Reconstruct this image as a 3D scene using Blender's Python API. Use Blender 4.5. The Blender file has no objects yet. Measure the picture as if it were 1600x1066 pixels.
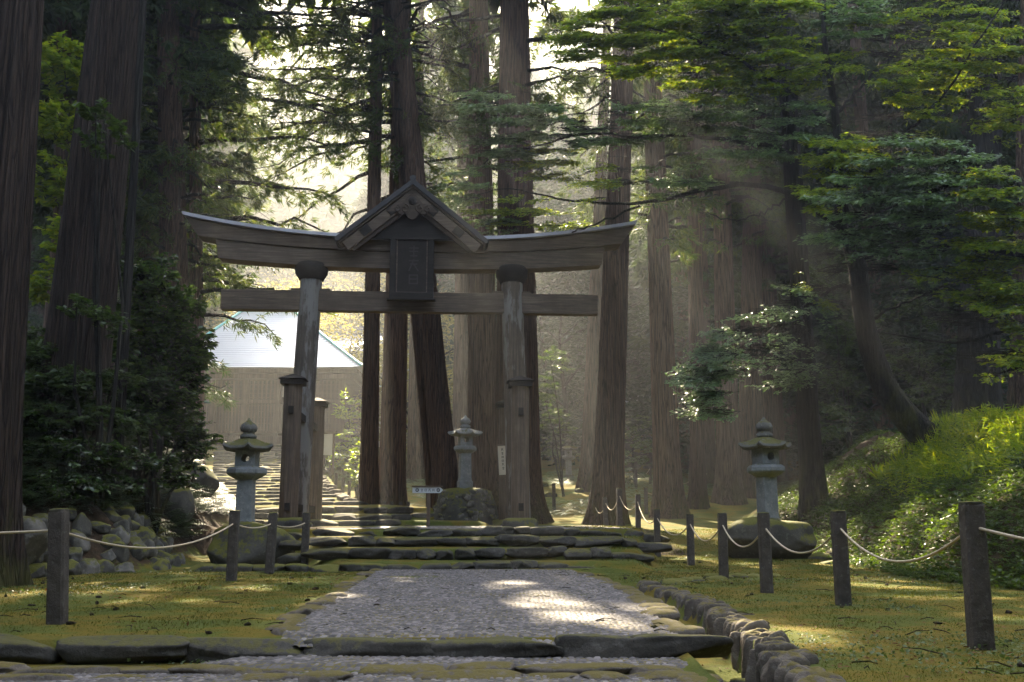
import bpy, math, random
import numpy as np
from mathutils import Vector, Matrix

# ---------------------------------------------------------------- camera, sky, sun, exposure
SC = bpy.context.scene
COL = SC.collection
PITCH = math.radians(10.17)
CAM = np.array([0.0, 0.0, 0.85])
cam_d = bpy.data.cameras.new("camera"); cam = bpy.data.objects.new("camera", cam_d); COL.objects.link(cam)
cam.location = CAM; cam.rotation_euler = (math.radians(90) + PITCH, 0, 0)
cam_d.sensor_width = 36; cam_d.lens = 36; cam_d.clip_start = 0.1; cam_d.clip_end = 3000
SC.camera = cam
SUN_EL, SUN_AZ = math.radians(38), math.radians(-8.5)      # azimuth from +Y towards +X
S = np.array([math.sin(SUN_AZ)*math.cos(SUN_EL), math.cos(SUN_AZ)*math.cos(SUN_EL), math.sin(SUN_EL)])
W = bpy.data.worlds.new("World"); SC.world = W; W.use_nodes = True
nt = W.node_tree; bg = nt.nodes["Background"]
sky = nt.nodes.new("ShaderNodeTexSky"); sky.sky_type = 'NISHITA'; sky.sun_disc = False
sky.sun_elevation = SUN_EL; sky.sun_rotation = SUN_AZ; sky.dust_density = 1.5; sky.air_density = 1.0
hs = nt.nodes.new("ShaderNodeHueSaturation"); hs.inputs['Saturation'].default_value = .62     # desaturated so the skylight in shade is less blue
nt.links.new(sky.outputs[0], hs.inputs['Color']); nt.links.new(hs.outputs[0], bg.inputs[0]); bg.inputs[1].default_value = 0.13
sd = bpy.data.lights.new("sun", 'SUN'); sd.energy = 5.0; sd.angle = math.radians(0.5); sd.color = (1.0, 0.84, 0.60)
so = bpy.data.objects.new("sun", sd); COL.objects.link(so); so.location = (0, 30, 60)
so.rotation_euler = Vector(S).to_track_quat('Z', 'Y').to_euler()
SC.view_settings.view_transform = 'Standard'; SC.view_settings.look = 'None'
SC.view_settings.exposure = 2.95; SC.view_settings.gamma = 1
cy = SC.cycles
cy.use_denoising = True
cy.max_bounces = 6; cy.diffuse_bounces = 3; cy.glossy_bounces = 2; cy.transmission_bounces = 3
cy.volume_bounces = 0; cy.transparent_max_bounces = 8
cy.sample_clamp_indirect = 4; cy.caustics_reflective = False; cy.caustics_refractive = False

# ---------------------------------------------------------------- helpers
rng = np.random.default_rng(7)
random.seed(7)

def P(px, py, Y):
    """world point seen at photo pixel (px,py) of the 1600x1066 survey at ground distance Y"""
    x = (px-800)/1600; y = (533-py)/1600
    t = Y/(math.cos(PITCH)-y*math.sin(PITCH))
    return np.array([x*t, Y, 0.85+t*(math.sin(PITCH)+y*math.cos(PITCH))])
def Z(py, Y): return P(800, py, Y)[2]

class MB:
    def __init__(s): s.v=[]; s.f=[]; s.m=[]; s.s=[]; s.n=0; s.attr={}
    def add(s, v, f, mat=0, smooth=False):
        v=np.asarray(v,float).reshape(-1,3); f=np.asarray(f,int)
        if len(v)==0 or len(f)==0: return
        s.v.append(v); s.f.append(f+s.n); s.m.append(np.full(len(f),mat)); s.s.append(np.full(len(f),smooth)); s.n+=len(v)
    def build(s, name, mats, parent=None, loc=None, rotz=0, bevel=0):
        me=bpy.data.meshes.new(name)
        v=np.concatenate(s.v).astype(np.float32)
        if loc is not None and parent is None and getattr(s,'world',True): v=v-np.asarray(loc,np.float32)
        me.vertices.add(len(v)); me.vertices.foreach_set('co', v.ravel())
        li=np.concatenate([f.ravel() for f in s.f]); tot=np.concatenate([np.full(len(f),f.shape[1]) for f in s.f])
        st=np.concatenate([[0],np.cumsum(tot)[:-1]])
        me.loops.add(len(li)); me.loops.foreach_set('vertex_index', li.astype(np.int32))
        me.polygons.add(len(tot)); me.polygons.foreach_set('loop_start', st.astype(np.int32))
        me.polygons.foreach_set('material_index', np.concatenate(s.m).astype(np.int32))
        me.polygons.foreach_set('use_smooth', np.concatenate(s.s).astype(bool))
        for k,a in s.attr.items():
            at=me.attributes.new(k,'FLOAT','POINT'); at.data.foreach_set('value', np.asarray(a,np.float32))
        me.update(calc_edges=True)
        if not isinstance(mats,(list,tuple)): mats=[mats]
        for m in mats: me.materials.append(m)
        o=bpy.data.objects.new(name, me); COL.objects.link(o)
        if loc is not None: o.location=loc
        o.rotation_euler[2]=rotz
        if parent: o.parent=parent
        if bevel:
            b=o.modifiers.new("bevel",'BEVEL'); b.width=bevel; b.segments=2; b.limit_method='ANGLE'
        return o
    def box(s, c, d, rot=None, mat=0):
        x,y,z=[np.array([-1,1])*q/2 for q in d]
        v=np.array([[a,b,e] for a in x for b in y for e in z])
        if rot is not None: v=v@np.asarray(rot).T
        s.add(v+np.asarray(c), [[0,1,3,2],[4,6,7,5],[0,4,5,1],[2,3,7,6],[0,2,6,4],[1,5,7,3]], mat)
    def loft(s, rings, mat=0, smooth=True, caps=True, closed=True):
        r=np.asarray(rings,float); k,n=r.shape[:2]
        idx=np.arange(k*n).reshape(k,n)
        a=idx[:-1]; b=idx[1:]
        if closed: f=np.stack([a,np.roll(a,-1,1),np.roll(b,-1,1),b],-1).reshape(-1,4)
        else: f=np.stack([a[:,:-1],a[:,1:],b[:,1:],b[:,:-1]],-1).reshape(-1,4)
        s.add(r.reshape(-1,3), f, mat, smooth)
        if caps:
            for ring,rev in ((r[0],True),(r[-1],False)):
                c=ring.mean(0); vv=np.vstack([ring,c]); i=np.arange(n); j=(i+1)%n
                t=np.stack([i,j,np.full(n,n)],-1)
                if rev: t=t[:,::-1]
                s.add(vv,t,mat,False)
    def tube(s, pts, rad, n=8, mat=0, caps=True):
        p=np.asarray(pts,float); rad=np.broadcast_to(np.asarray(rad,float),(len(p),))
        t=np.gradient(p,axis=0); t/=np.linalg.norm(t,axis=1,keepdims=True)+1e-9
        up=np.array([0,0,1.0]) if abs(t[0][2])<0.9 else np.array([1.0,0,0])
        rings=[]; a=np.linspace(0,2*np.pi,n,endpoint=False)
        u=np.cross(t[0],up); u/=np.linalg.norm(u)
        for i in range(len(p)):
            u=u-t[i]*np.dot(u,t[i]); u/=np.linalg.norm(u)+1e-9
            w=np.cross(t[i],u)
            rings.append(p[i]+rad[i]*(np.cos(a)[:,None]*u+np.sin(a)[:,None]*w))
        s.loft(rings,mat,True,caps)
    def lathe(s, prof, n=24, c=(0,0,0), rot=0, mat=0, smooth=True, corner=None):
        a=np.linspace(0,2*np.pi,n,endpoint=False)+rot
        rings=[]
        for r,z in prof:
            rings.append(np.stack([np.cos(a)*r,np.sin(a)*r,np.full(n,z)],-1)+np.asarray(c))
        s.loft(rings,mat,smooth)

_cs={}
def cubesphere(n):
    if n in _cs: return _cs[n]
    g=np.tan(np.linspace(-np.pi/4,np.pi/4,n+1)); vs=[];fs=[];o=0
    A,B=np.meshgrid(g,g,indexing='ij')
    for ax in range(3):
        for sg in (-1,1):
            v=np.zeros((n+1,n+1,3)); v[...,ax]=sg; v[...,(ax+1)%3]=A; v[...,(ax+2)%3]=B*sg
            vs.append(v.reshape(-1,3)); i=np.arange((n+1)**2).reshape(n+1,n+1)+o; o+=(n+1)**2
            fs.append(np.stack([i[:-1,:-1],i[1:,:-1],i[1:,1:],i[:-1,1:]],-1).reshape(-1,4))
    v=np.concatenate(vs); f=np.concatenate(fs)
    key=np.round(v*1e4).astype(int); _,first,inv=np.unique(key,axis=0,return_index=True,return_inverse=True)
    v=v[first]; f=inv.ravel()[f]; v/=np.linalg.norm(v,axis=1,keepdims=True)
    _cs[n]=(v,f); return v,f
def snoise(p, seed, freq=1.0, octaves=3):
    r=np.random.default_rng(seed); out=np.zeros(len(p)); amp=1
    for o in range(octaves):
        for k in range(4):
            d=r.normal(size=3); d/=np.linalg.norm(d)
            out+=amp*np.sin((p@d)*freq*r.uniform(.8,1.3)+r.uniform(0,6.28))*.5
        freq*=2.1; amp*=.5
    return out
def rock(mb, c, size, seed=0, p=3.0, rough=.10, n=8, planes=6, rotz=0., tilt=0., mat=0, smooth=True):
    """rounded, slightly faceted stone; size = full extents"""
    r=np.random.default_rng(seed*7+3)
    d,f=cubesphere(n)
    rad=1/((np.abs(d)**p).sum(1))**(1/p)
    for k in range(planes):
        q=r.normal(size=3); q/=np.linalg.norm(q); h=r.uniform(.72,.98)
        dd=d@q; lim=np.where(dd>0.05,h/np.maximum(dd,.05),9.); rad=np.minimum(rad,lim)*.75+.25*np.minimum(rad,lim+.1)
    v=d*rad[:,None]; v=v*(1+rough*snoise(v,seed,2.2,3))[:,None]
    v=v*np.asarray(size)/2
    ct,st=math.cos(tilt),math.sin(tilt); v=v@np.array([[1,0,0],[0,ct,-st],[0,st,ct]]).T
    cz,sz=math.cos(rotz),math.sin(rotz); v=v@np.array([[cz,-sz,0],[sz,cz,0],[0,0,1]]).T
    mb.add(v+np.asarray(c),f,mat,smooth)

def tag(o, label=None, cat=None, group=None, kind=None):
    if label: o['label']=label
    if cat: o['category']=cat
    if group: o['group']=group
    if kind: o['kind']=kind
    return o
def thing(name, loc, label, cat, group=None, rotz=0):
    o=bpy.data.objects.new(name,None); COL.objects.link(o); o.location=loc; o.rotation_euler[2]=rotz
    o.empty_display_size=.2
    return tag(o,label,cat,group)
def copy_tree(o, parent=None):
    c=o.copy(); COL.objects.link(c)
    if parent: c.parent=parent
    for ch in list(o.children): copy_tree(ch,c)
    return c
def sm(a,b,x):
    t=np.clip((x-a)/(b-a),0,1); return t*t*(3-2*t)
def fbm(x,y,seed=0,f=1.,o=4):
    p=np.stack([np.ravel(x),np.ravel(y),np.zeros(np.size(x))],-1)
    return (snoise(p,seed,f,o)/2.2).reshape(np.shape(x))

# ---------------------------------------------------------------- materials
def newmat(name):
    m=bpy.data.materials.new(name); m.use_nodes=True; n=m.node_tree
    b=n.nodes["Principled BSDF"]; return m,n,b
def N(n,t,**k):
    x=n.nodes.new(t)
    for a,v in k.items():
        if a.startswith('i_'):
            key=a[2:]; key=int(key) if key.isdigit() else key.replace('_',' ')
            x.inputs[key].default_value=v
        else: setattr(x,a,v)
    return x
def ramp(n,src,stops,interp='LINEAR'):
    r=n.nodes.new("ShaderNodeValToRGB"); r.color_ramp.interpolation=interp
    e=r.color_ramp.elements
    while len(e)<len(stops): e.new(.5)
    for q,(p,c) in zip(e,stops): q.position=p; q.color=(*c,1) if len(c)==3 else c
    n.links.new(src,r.inputs[0]); return r.outputs[0]
def coords(n,scale=(1,1,1),kind='Object'):
    tc=N(n,"ShaderNodeTexCoord"); mp=N(n,"ShaderNodeMapping"); mp.inputs['Scale'].default_value=scale
    n.links.new(tc.outputs[kind],mp.inputs[0]); return mp.outputs[0]
def noise(n,vec,scale,detail=5,rough=.6,dist=0):
    x=N(n,"ShaderNodeTexNoise"); x.inputs['Scale'].default_value=scale; x.inputs['Detail'].default_value=detail
    x.inputs['Roughness'].default_value=rough; x.inputs['Distortion'].default_value=dist
    n.links.new(vec,x.inputs['Vector']); return x.outputs[0]
def mix(n,fac,a,b,blend='MIX'):
    x=N(n,"ShaderNodeMix",data_type='RGBA',blend_type=blend)
    for inp,v in ((x.inputs[0],fac),(x.inputs[6],a),(x.inputs[7],b)):
        if hasattr(v,'is_linked'): n.links.new(v,inp)
        elif isinstance(v,(int,float)): inp.default_value=v
        else: inp.default_value=(*v,1)
    return x.outputs[2]
def bump(n,h,strength,dist=.02,prev=None):
    x=N(n,"ShaderNodeBump"); x.inputs['Strength'].default_value=strength; x.inputs['Distance'].default_value=dist
    n.links.new(h,x.inputs['Height'])
    if prev is not None: n.links.new(prev,x.inputs['Normal'])
    return x.outputs[0]
def math_(n,op,a,b=0.,c=None):
    x=N(n,"ShaderNodeMath",operation=op)
    for i,v in enumerate((a,b)+((c,) if c is not None else ())):
        if hasattr(v,'is_linked'): n.links.new(v,x.inputs[i])
        else: x.inputs[i].default_value=v
    return x.outputs[0]
def upness(n):
    g=N(n,"ShaderNodeNewGeometry"); s=N(n,"ShaderNodeSeparateXYZ"); n.links.new(g.outputs['Normal'],s.inputs[0]); return s.outputs[2]

def bark_mat(name,c1,c2,c3,sc=1.0,moss=0.25):
    m,n,b=newmat(name)
    v=coords(n,(14*sc,14*sc,.55*sc)); a=noise(n,v,1.0,8,.65,.3)
    v2=coords(n,(45*sc,45*sc,1.6*sc)); a2=noise(n,v2,1.0,6,.7)
    v3=coords(n,(1,1,.25)); a3=noise(n,v3,1.4,4)
    c=ramp(n,a,[(.32,tuple(q*.35 for q in c1)),(.48,c1),(.62,c2),(.8,c3)])
    c=mix(n,ramp(n,a2,[(.35,(0,0,0)),(.7,(1,1,1))]),c,mix(n,.5,c,c3),'MIX')
    c=mix(n,ramp(n,a3,[(.45,(0,0,0)),(.7,(.6,.6,.6))]),c,tuple(q*.6 for q in c2))
    vo=N(n,"ShaderNodeTexVoronoi",feature='DISTANCE_TO_EDGE'); vo.inputs['Scale'].default_value=1.
    va=N(n,"ShaderNodeVectorMath",operation='ADD'); n.links.new(coords(n,(16*sc,16*sc,.5*sc)),va.inputs[0])
    nv=N(n,"ShaderNodeTexNoise"); nv.inputs['Scale'].default_value=.8; n.links.new(coords(n,(5,5,1.2)),nv.inputs['Vector']); n.links.new(nv.outputs['Color'],va.inputs[1])
    n.links.new(va.outputs[0],vo.inputs['Vector']); crack=vo.outputs['Distance']
    c=mix(n,ramp(n,crack,[(.0,(.85,.85,.85)),(.12,(0,0,0))]),c,tuple(q*.22 for q in c1))
    sx=N(n,"ShaderNodeTexCoord"); s3=N(n,"ShaderNodeSeparateXYZ"); n.links.new(sx.outputs['Object'],s3.inputs[0])
    low=N(n,"ShaderNodeMapRange"); low.inputs[1].default_value=1.6; low.inputs[2].default_value=.1; n.links.new(s3.outputs[2],low.inputs[0])
    mf=math_(n,'MULTIPLY',low.outputs[0],ramp(n,noise(n,coords(n,(1,1,.6)),2.2,5),[(.42,(0,0,0)),(.6,(1,1,1))]))
    c=mix(n,math_(n,'MULTIPLY',mf,moss*2.4),c,(.085,.088,.018))
    n.links.new(c,b.inputs['Base Color']); b.inputs['Roughness'].default_value=.9
    b.inputs['Specular IOR Level'].default_value=.25
    cr2=ramp(n,crack,[(0,(0,0,0)),(.22,(1,1,1))])
    n.links.new(bump(n,a2,.6,.015,bump(n,cr2,.9,.04,bump(n,a,1.0,.06))),b.inputs['Normal'])
    return m
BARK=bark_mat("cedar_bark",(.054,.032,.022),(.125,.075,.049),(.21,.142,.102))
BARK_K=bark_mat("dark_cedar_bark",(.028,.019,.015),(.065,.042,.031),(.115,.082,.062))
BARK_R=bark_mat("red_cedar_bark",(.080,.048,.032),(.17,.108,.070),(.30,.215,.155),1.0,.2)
BARK_D=bark_mat("dark_broadleaf_bark",(.016,.015,.013),(.035,.032,.026),(.07,.06,.045),.8,.3)

def leaf_mat(name,cols,trans,rough=.45,tfac=.45,spec=.4,stiff=None):
    m,n,b=newmat(name)
    g=N(n,"ShaderNodeNewGeometry")
    c=ramp(n,g.outputs['Random Per Island'],[(i/(len(cols)-1),q) for i,q in enumerate(cols)])
    big=noise(n,coords(n,(1,1,1)),.55,3)
    c=mix(n,ramp(n,big,[(.35,(0,0,0)),(.65,(1,1,1))]),mix(n,.45,c,tuple(q*.45 for q in cols[0])),c)
    n.links.new(c,b.inputs['Base Color']); b.inputs['Roughness'].default_value=rough
    b.inputs['Specular IOR Level'].default_value=spec
    t=N(n,"ShaderNodeBsdfTranslucent")
    tc=mix(n,1.0,c,trans,'MULTIPLY'); n.links.new(tc,t.inputs[0])
    ms=N(n,"ShaderNodeMixShader"); ms.inputs[0].default_value=tfac
    n.links.new(b.outputs[0],ms.inputs[1]); n.links.new(t.outputs[0],ms.inputs[2])
    n.links.new(ms.outputs[0],n.nodes["Material Output"].inputs[0]); return m
CEDAR=leaf_mat("cedar_needles",[(.020,.040,.014),(.032,.060,.018),(.05,.078,.018),(.07,.085,.022)],(3.4,3.0,1.2),.5,.4,.3)
CEDAR_F=leaf_mat("far_cedar_needles",[(.022,.044,.018),(.036,.062,.022),(.055,.08,.025)],(2.6,2.5,1.2),.6,.22,.2)
DARKG=leaf_mat("dark_evergreen_leaf",[(.014,.034,.014),(.024,.05,.018),(.04,.07,.022)],(2.,2.,1.),.5,.10,.35)
LEAF=leaf_mat("broad_leaf",[(.085,.145,.014),(.12,.19,.016),(.17,.24,.018),(.25,.285,.02)],(3.0,2.7,.8),.36,.5,.6)
LEAF_B=leaf_mat("painted_sheen_broad_leaf",[(.10,.17,.075),(.15,.23,.11),(.21,.29,.15)],(2.0,2.2,.8),.36,.35,1.0)  # pale blue-green sky sheen painted into the leaf colours
LEAF_D=leaf_mat("shrub_leaf",[(.024,.052,.013),(.04,.078,.018),(.07,.115,.02)],(2.4,2.4,.8),.24,.25,.9)
LEAF_U=leaf_mat("understorey_leaf",[(.03,.065,.018),(.05,.09,.022),(.075,.12,.026)],(2.4,2.3,.9),.38,.35,.6)
FERN=leaf_mat("fern_leaf",[(.028,.055,.012),(.05,.085,.014),(.085,.13,.018)],(2.6,2.5,.8),.4,.4,.5)
GRASSM=leaf_mat("moss_tip",[(.055,.080,.014),(.09,.11,.016),(.14,.12,.018),(.09,.13,.03)],(2.0,1.8,.8),.6,.4,.2)
CLOVER=leaf_mat("clover_leaf",[(.06,.10,.025),(.09,.13,.04),(.12,.16,.07)],(1.8,1.8,.9),.5,.3,.5)
HAZYLEAF=leaf_mat("painted_backlit_leaf",[(.12,.13,.05),(.17,.17,.07),(.22,.21,.10)],(2.6,2.2,1.2),.5,.5,.4)  # backlight and haze put into these paler, yellower leaf colours

def moss_ground():
    m,n,b=newmat("ground_moss_and_soil")
    g=N(n,"ShaderNodeNewGeometry"); pos=g.outputs['Position']
    a=noise(n,pos,.9,6); a2=noise(n,pos,7.,6,.7); a3=noise(n,pos,60.,4,.7); a4=noise(n,pos,.33,4)
    moss=ramp(n,a,[(.32,(.045,.075,.016)),(.46,(.085,.105,.018)),(.54,(.16,.11,.014)),(.60,(.11,.095,.016)),(.68,(.065,.095,.02))])
    moss=mix(n,ramp(n,a3,[(.3,(0,0,0)),(.75,(.8,.8,.8))]),moss,mix(n,.6,moss,(.18,.16,.035)))
    soil=ramp(n,a2,[(.3,(.018,.014,.009)),(.5,(.05,.034,.02)),(.7,(.095,.06,.036))])
    at=N(n,"ShaderNodeAttribute"); at.attribute_name='soil'
    thr=math_(n,'ADD',at.outputs['Fac'],math_(n,'MULTIPLY',math_(n,'SUBTRACT',a2,.5),1.1))
    f=ramp(n,thr,[(.42,(0,0,0)),(.58,(1,1,1))])
    c=mix(n,f,moss,soil)
    n.links.new(c,b.inputs['Base Color']); b.inputs['Roughness'].default_value=.95; b.inputs['Specular IOR Level'].default_value=.15
    n.links.new(bump(n,a3,.7,.02,bump(n,a2,.6,.05)),b.inputs['Normal']); return m
GROUND=moss_ground()

def stone_mat(name,c1,c2,moss=.5,lichen=.3,scale=1.,mossc=(.10,.095,.02)):
    m,n,b=newmat(name)
    g=N(n,"ShaderNodeNewGeometry"); pos=g.outputs['Position']
    a=noise(n,pos,3*scale,6,.65); a2=noise(n,pos,35*scale,5,.7); a3=noise(n,pos,9*scale,5,.6)
    c=ramp(n,a,[(.3,c1),(.7,c2)])
    c=mix(n,ramp(n,a2,[(.3,(.35,.35,.35)),(.7,(0,0,0))]),c,tuple(q*.4 for q in c1))
    if lichen: c=mix(n,ramp(n,a3,[(.58,(0,0,0)),(.64,(lichen,)*3)]),c,(.38,.38,.33))
    up=upness(n)
    t=math_(n,'ADD',math_(n,'MULTIPLY',up,.55),math_(n,'MULTIPLY',a3,.9))
    f=ramp(n,t,[(1.02-moss*.5,(0,0,0)),(1.14-moss*.5,(1,1,1))])
    c=mix(n,f,c,mix(n,a2,tuple(q*.5 for q in mossc),tuple(q*1.5 for q in mossc)))
    n.links.new(c,b.inputs['Base Color']); b.inputs['Roughness'].default_value=.82; b.inputs['Specular IOR Level'].default_value=.35
    n.links.new(bump(n,a2,.5,.012,bump(n,a,.5,.06)),b.inputs['Normal']); return m
STEP=stone_mat("step_stone",(.032,.029,.024),(.10,.090,.075),.36,.12,1.3,(.085,.078,.02))
KERB=stone_mat("kerb_stone",(.075,.062,.05),(.21,.175,.14),.36,.25,1.5,(.12,.095,.022))
BOULDER=stone_mat("mossy_boulder",(.045,.042,.035),(.12,.11,.09),.74,.15,1.,(.12,.115,.018))
LANT=stone_mat("lantern_stone",(.17,.18,.18),(.33,.34,.34),.15,.5,1.6)
LANT_M=stone_mat("lantern_mossy_stone",(.10,.10,.09),(.20,.19,.17),.55,.4,1.6)
WALLROCK=stone_mat("bank_rock",(.07,.065,.055),(.23,.21,.18),.5,.35,1.)
POSTM=stone_mat("post_concrete",(.060,.050,.042),(.13,.11,.095),.1,.15,3.)

def cobble_mat():
    m,n,b=newmat("cobble_path")
    ga=N(n,"ShaderNodeAttribute"); ga.attribute_name='gap'; ra=N(n,"ShaderNodeAttribute"); ra.attribute_name='rnd'
    g=N(n,"ShaderNodeNewGeometry"); pos=g.outputs['Position']
    c=ramp(n,ra.outputs['Fac'],[(0,(.04,.037,.037)),(.4,(.10,.09,.092)),(.75,(.17,.15,.15)),(1,(.32,.285,.275))])
    a=noise(n,pos,80,4,.7); c=mix(n,math_(n,'MULTIPLY',a,.5),c,(.12,.11,.10))
    mo=mix(n,noise(n,pos,25,4),(.09,.075,.018),(.19,.15,.03))
    big=noise(n,pos,1.3,4)
    t=math_(n,'ADD',ga.outputs['Fac'],math_(n,'MULTIPLY',math_(n,'SUBTRACT',big,.5),.9))
    c=mix(n,ramp(n,t,[(.45,(0,0,0)),(.75,(1,1,1))]),c,mo)
    n.links.new(c,b.inputs['Base Color']); b.inputs['Roughness'].default_value=.7; b.inputs['Specular IOR Level'].default_value=.35
    n.links.new(bump(n,a,.4,.006),b.inputs['Normal']); return m
COBBLE=cobble_mat()

def wood_mat(name,c1,c2,c3,axis='x',lich=0.,rough=.8,sc=1.):
    m,n,b=newmat(name)
    s={'x':(1.2*sc,22*sc,22*sc),'z':(22*sc,22*sc,1.0*sc),'y':(22*sc,1.2*sc,22*sc)}[axis]
    a=noise(n,coords(n,s),1.,7,.65,.4); a2=noise(n,coords(n,(1,1,1)),1.6,6,.65)
    c=ramp(n,a,[(.3,c1),(.5,c2),(.72,c3)])
    c=mix(n,ramp(n,a2,[(.4,(0,0,0)),(.65,(.7,.7,.7))]),c,tuple(q*.6 for q in c2))
    if lich:
        l=noise(n,coords(n,(2.2,2.2,.5)),1.1,6,.7)
        c=mix(n,ramp(n,l,[(.5-lich*.2,(0,0,0)),(.56-lich*.2,(.85,.85,.85))]),c,(.22,.21,.195))
    n.links.new(c,b.inputs['Base Color']); b.inputs['Roughness'].default_value=rough; b.inputs['Specular IOR Level'].default_value=.3
    n.links.new(bump(n,a,.5,.012),b.inputs['Normal']); return m
WOODX=wood_mat("weathered_beam_wood",(.055,.040,.028),(.125,.092,.066),(.22,.17,.125),'x',0)
WOODZ=wood_mat("weathered_post_wood",(.06,.044,.032),(.13,.095,.068),(.23,.175,.125),'z')
PILLAR=wood_mat("lichen_grey_pillar_wood",(.055,.044,.034),(.115,.093,.074),(.19,.16,.13),'z',.08)
PILLAR_R=wood_mat("brown_pillar_wood",(.055,.042,.031),(.115,.088,.066),(.19,.15,.115),'z',.05)
WOODD=wood_mat("dark_wood",(.014,.011,.009),(.028,.022,.017),(.05,.039,.03),'x')
WOODL=wood_mat("carved_board_wood",(.04,.028,.020),(.078,.056,.040),(.13,.096,.07),'x')
HALLW=wood_mat("hall_plank_wood",(.05,.032,.022),(.10,.068,.048),(.17,.122,.088),'z',0,.8,.6)
HALLD=wood_mat("hall_dark_wood",(.035,.026,.02),(.07,.05,.04),(.11,.08,.065),'z')
def plain(name,c,rough=.6,metal=0.,nz=.25,sc=8.,spec=.5):
    m,n,b=newmat(name)
    a=noise(n,coords(n,(1,1,1)),sc,5); col=mix(n,a,tuple(q*(1-nz) for q in c),tuple(min(1,q*(1+nz)) for q in c))
    n.links.new(col,b.inputs['Base Color']); b.inputs['Roughness'].default_value=rough; b.inputs['Metallic'].default_value=metal
    b.inputs['Specular IOR Level'].default_value=spec
    n.links.new(bump(n,a,.2,.01),b.inputs['Normal']); return m
CAPM=plain("pale_roof_strip",(.34,.335,.37),.45,.2,.2,5.)
SHINGLE=plain("dark_roof_shingle",(.035,.032,.032),.7)
ROOFM=plain("pale_sheet_roof",(.78,.83,.92),.35,.2,.06,2.)
TEAL=plain("teal_copper",(.16,.52,.52),.45,.3,.15,3.)
ROOFP=plain("grey_violet_roof",(.28,.28,.36),.5,.1,.15,2.)
PLASTER=plain("old_plaster",(.42,.38,.32),.8)
ROPE=plain("pale_rope",(.52,.43,.30),.85,0,.3,60.)
SIGNW=plain("white_sign_board",(.60,.64,.66),.5,0,.08)
BLACK=plain("black_ink",(.015,.014,.014),.6)
PAPER=plain("cream_board",(.58,.52,.40),.7,0,.1)
EARTH_D=plain("dark_recess",(.012,.011,.010),.9)
BRANCHM=BARK_D

# ---------------------------------------------------------------- terrain
YK=[-60,6.9,7.3,7.42,7.95,8.06,17.6,18.2,18.3,19.3,19.4,20.6,20.7,22.7,22.8,31.2,31.5,31.6,33.2,33.3,35.3,35.4,56,66,90,130,180,240,320]
ZK=[-.20,-.19,-.18,-.15,-.14,0,.08,.10,.20,.22,.40,.42,.58,.60,.75,.80,.82,.96,1.0,1.16,1.22,1.42,5.15,5.3,8.0,18,58,120,150]
YR=[-60,6.0,18,21,23,26,28,31,38,62,75,90,130,180,240,320]
ZR=[0,0,.03,.11,.20,.42,.63,.74,1.1,4.7,6.3,8.2,18,58,120,150]
def xstair(y): return -8.3+(y-36)*(-5.4/19)     # axis of the long stair
def gutter_x(y): return np.interp(y,[4,5.9,7.5,10.5,13,14.5,16,18],[1.45,1.55,1.74,1.98,1.96,1.80,1.60,1.45])
def footL(y): return np.interp(y,[-30,5,9,14,18,20,24,30,36,55,70],[-9.5,-9.2,-8.8,-8.0,-6.1,-6.5,-6.9,-7.6,-10.9,-16.6,-24])
def footR(y): return np.interp(y,[-30,8,12,16,22,30,38,46,60],[7.2,7.2,6.6,6.1,6.5,6.9,8.2,12,30])
def hgt(x,y):
    x=np.asarray(x,float); y=np.asarray(y,float)
    zc=np.interp(y,YK,ZK); zr=np.interp(y,YR,ZR)
    zr2=np.where(y<8,zr,zr)
    # path / stair zone vs smooth lawn
    wl=np.interp(y,[8,17.9,18.1,22.5,23.5,31,31.5,36,56,70],[-60,-60,-3.0,-4.4,-7.6,-7.8,-60,-11.2,-16.9,-40])
    wr=np.interp(y,[4,8,17.9,18.1,24,31,31.4,35.5,36.5,56,70],[1.35,1.35,1.2,2.3,3.2,3.2,-.6,-2.5,-5.6,-11.0,-4])
    t=sm(0,.45,wr-x+.2)*np.where(y<8,1,sm(-.25,.2,x-wl))
    z=zr2*(1-t)+zc*t
    # moss lawn slightly uneven
    z=z+.018*fbm(x,y,3,1.7,3)*sm(6,9,np.abs(y)+np.abs(x))
    # gutter channel on the right of the path
    gx=gutter_x(y); ing=sm(1.30,1.40,x)*(1-sm(-.05,.02,x-gx))*(1-sm(15.0,17,y))
    gd=np.interp(y,[5,8,8.3,12,15.5],[-.38,-.36,-.27,-.16,-.04])
    z=z*(1-ing)+gd*ing
    # banks
    dl=footL(y)-x; hl=np.where(dl>0,np.minimum(dl,4.2)*1.02+np.maximum(dl-4.2,0)*.28,0)
    hl=hl*sm(4,10,y)*(1-.45*sm(34,42,y)) + 0*y
    hl=hl*(1+.12*fbm(x,y,11,.9,3))
    dr=x-footR(y); hr=np.where(dr>0,np.minimum(dr,3.9)*.69*sm(0,1.0,dr)+np.maximum(dr-3.9,0)*.05,0)
    hr=hr*sm(2,9,y)*(1-sm(33,48,y)); hr=hr*(1+.13*fbm(x,y,12,1.1,3))+.10*sm(.3,1.2,dr)*fbm(x,y,15,3.1,2)*(dr>0)*(y<40)
    far=.5*fbm(x,y,21,.16,3)*sm(38,60,y)
    far=far*(1-sm(0,6,np.minimum(x+21,-6-x))*(y<70))+sm(90,200,y)*6*fbm(x,y,22,.03,4)
    return z+hl+hr+far
def axis_lines(segs):
    out=[]
    for a,b,st in segs: out.append(np.arange(a,b,st))
    return np.unique(np.round(np.concatenate(out),4))
gx_=axis_lines([(-160,-30,5),(-30,-16,.6),(-16,-6,.22),(-6,1.2,.2),(1.2,2.2,.05),(2.2,9,.15),(9,16,.3),(16,30,1),(30,165,5)])
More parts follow.
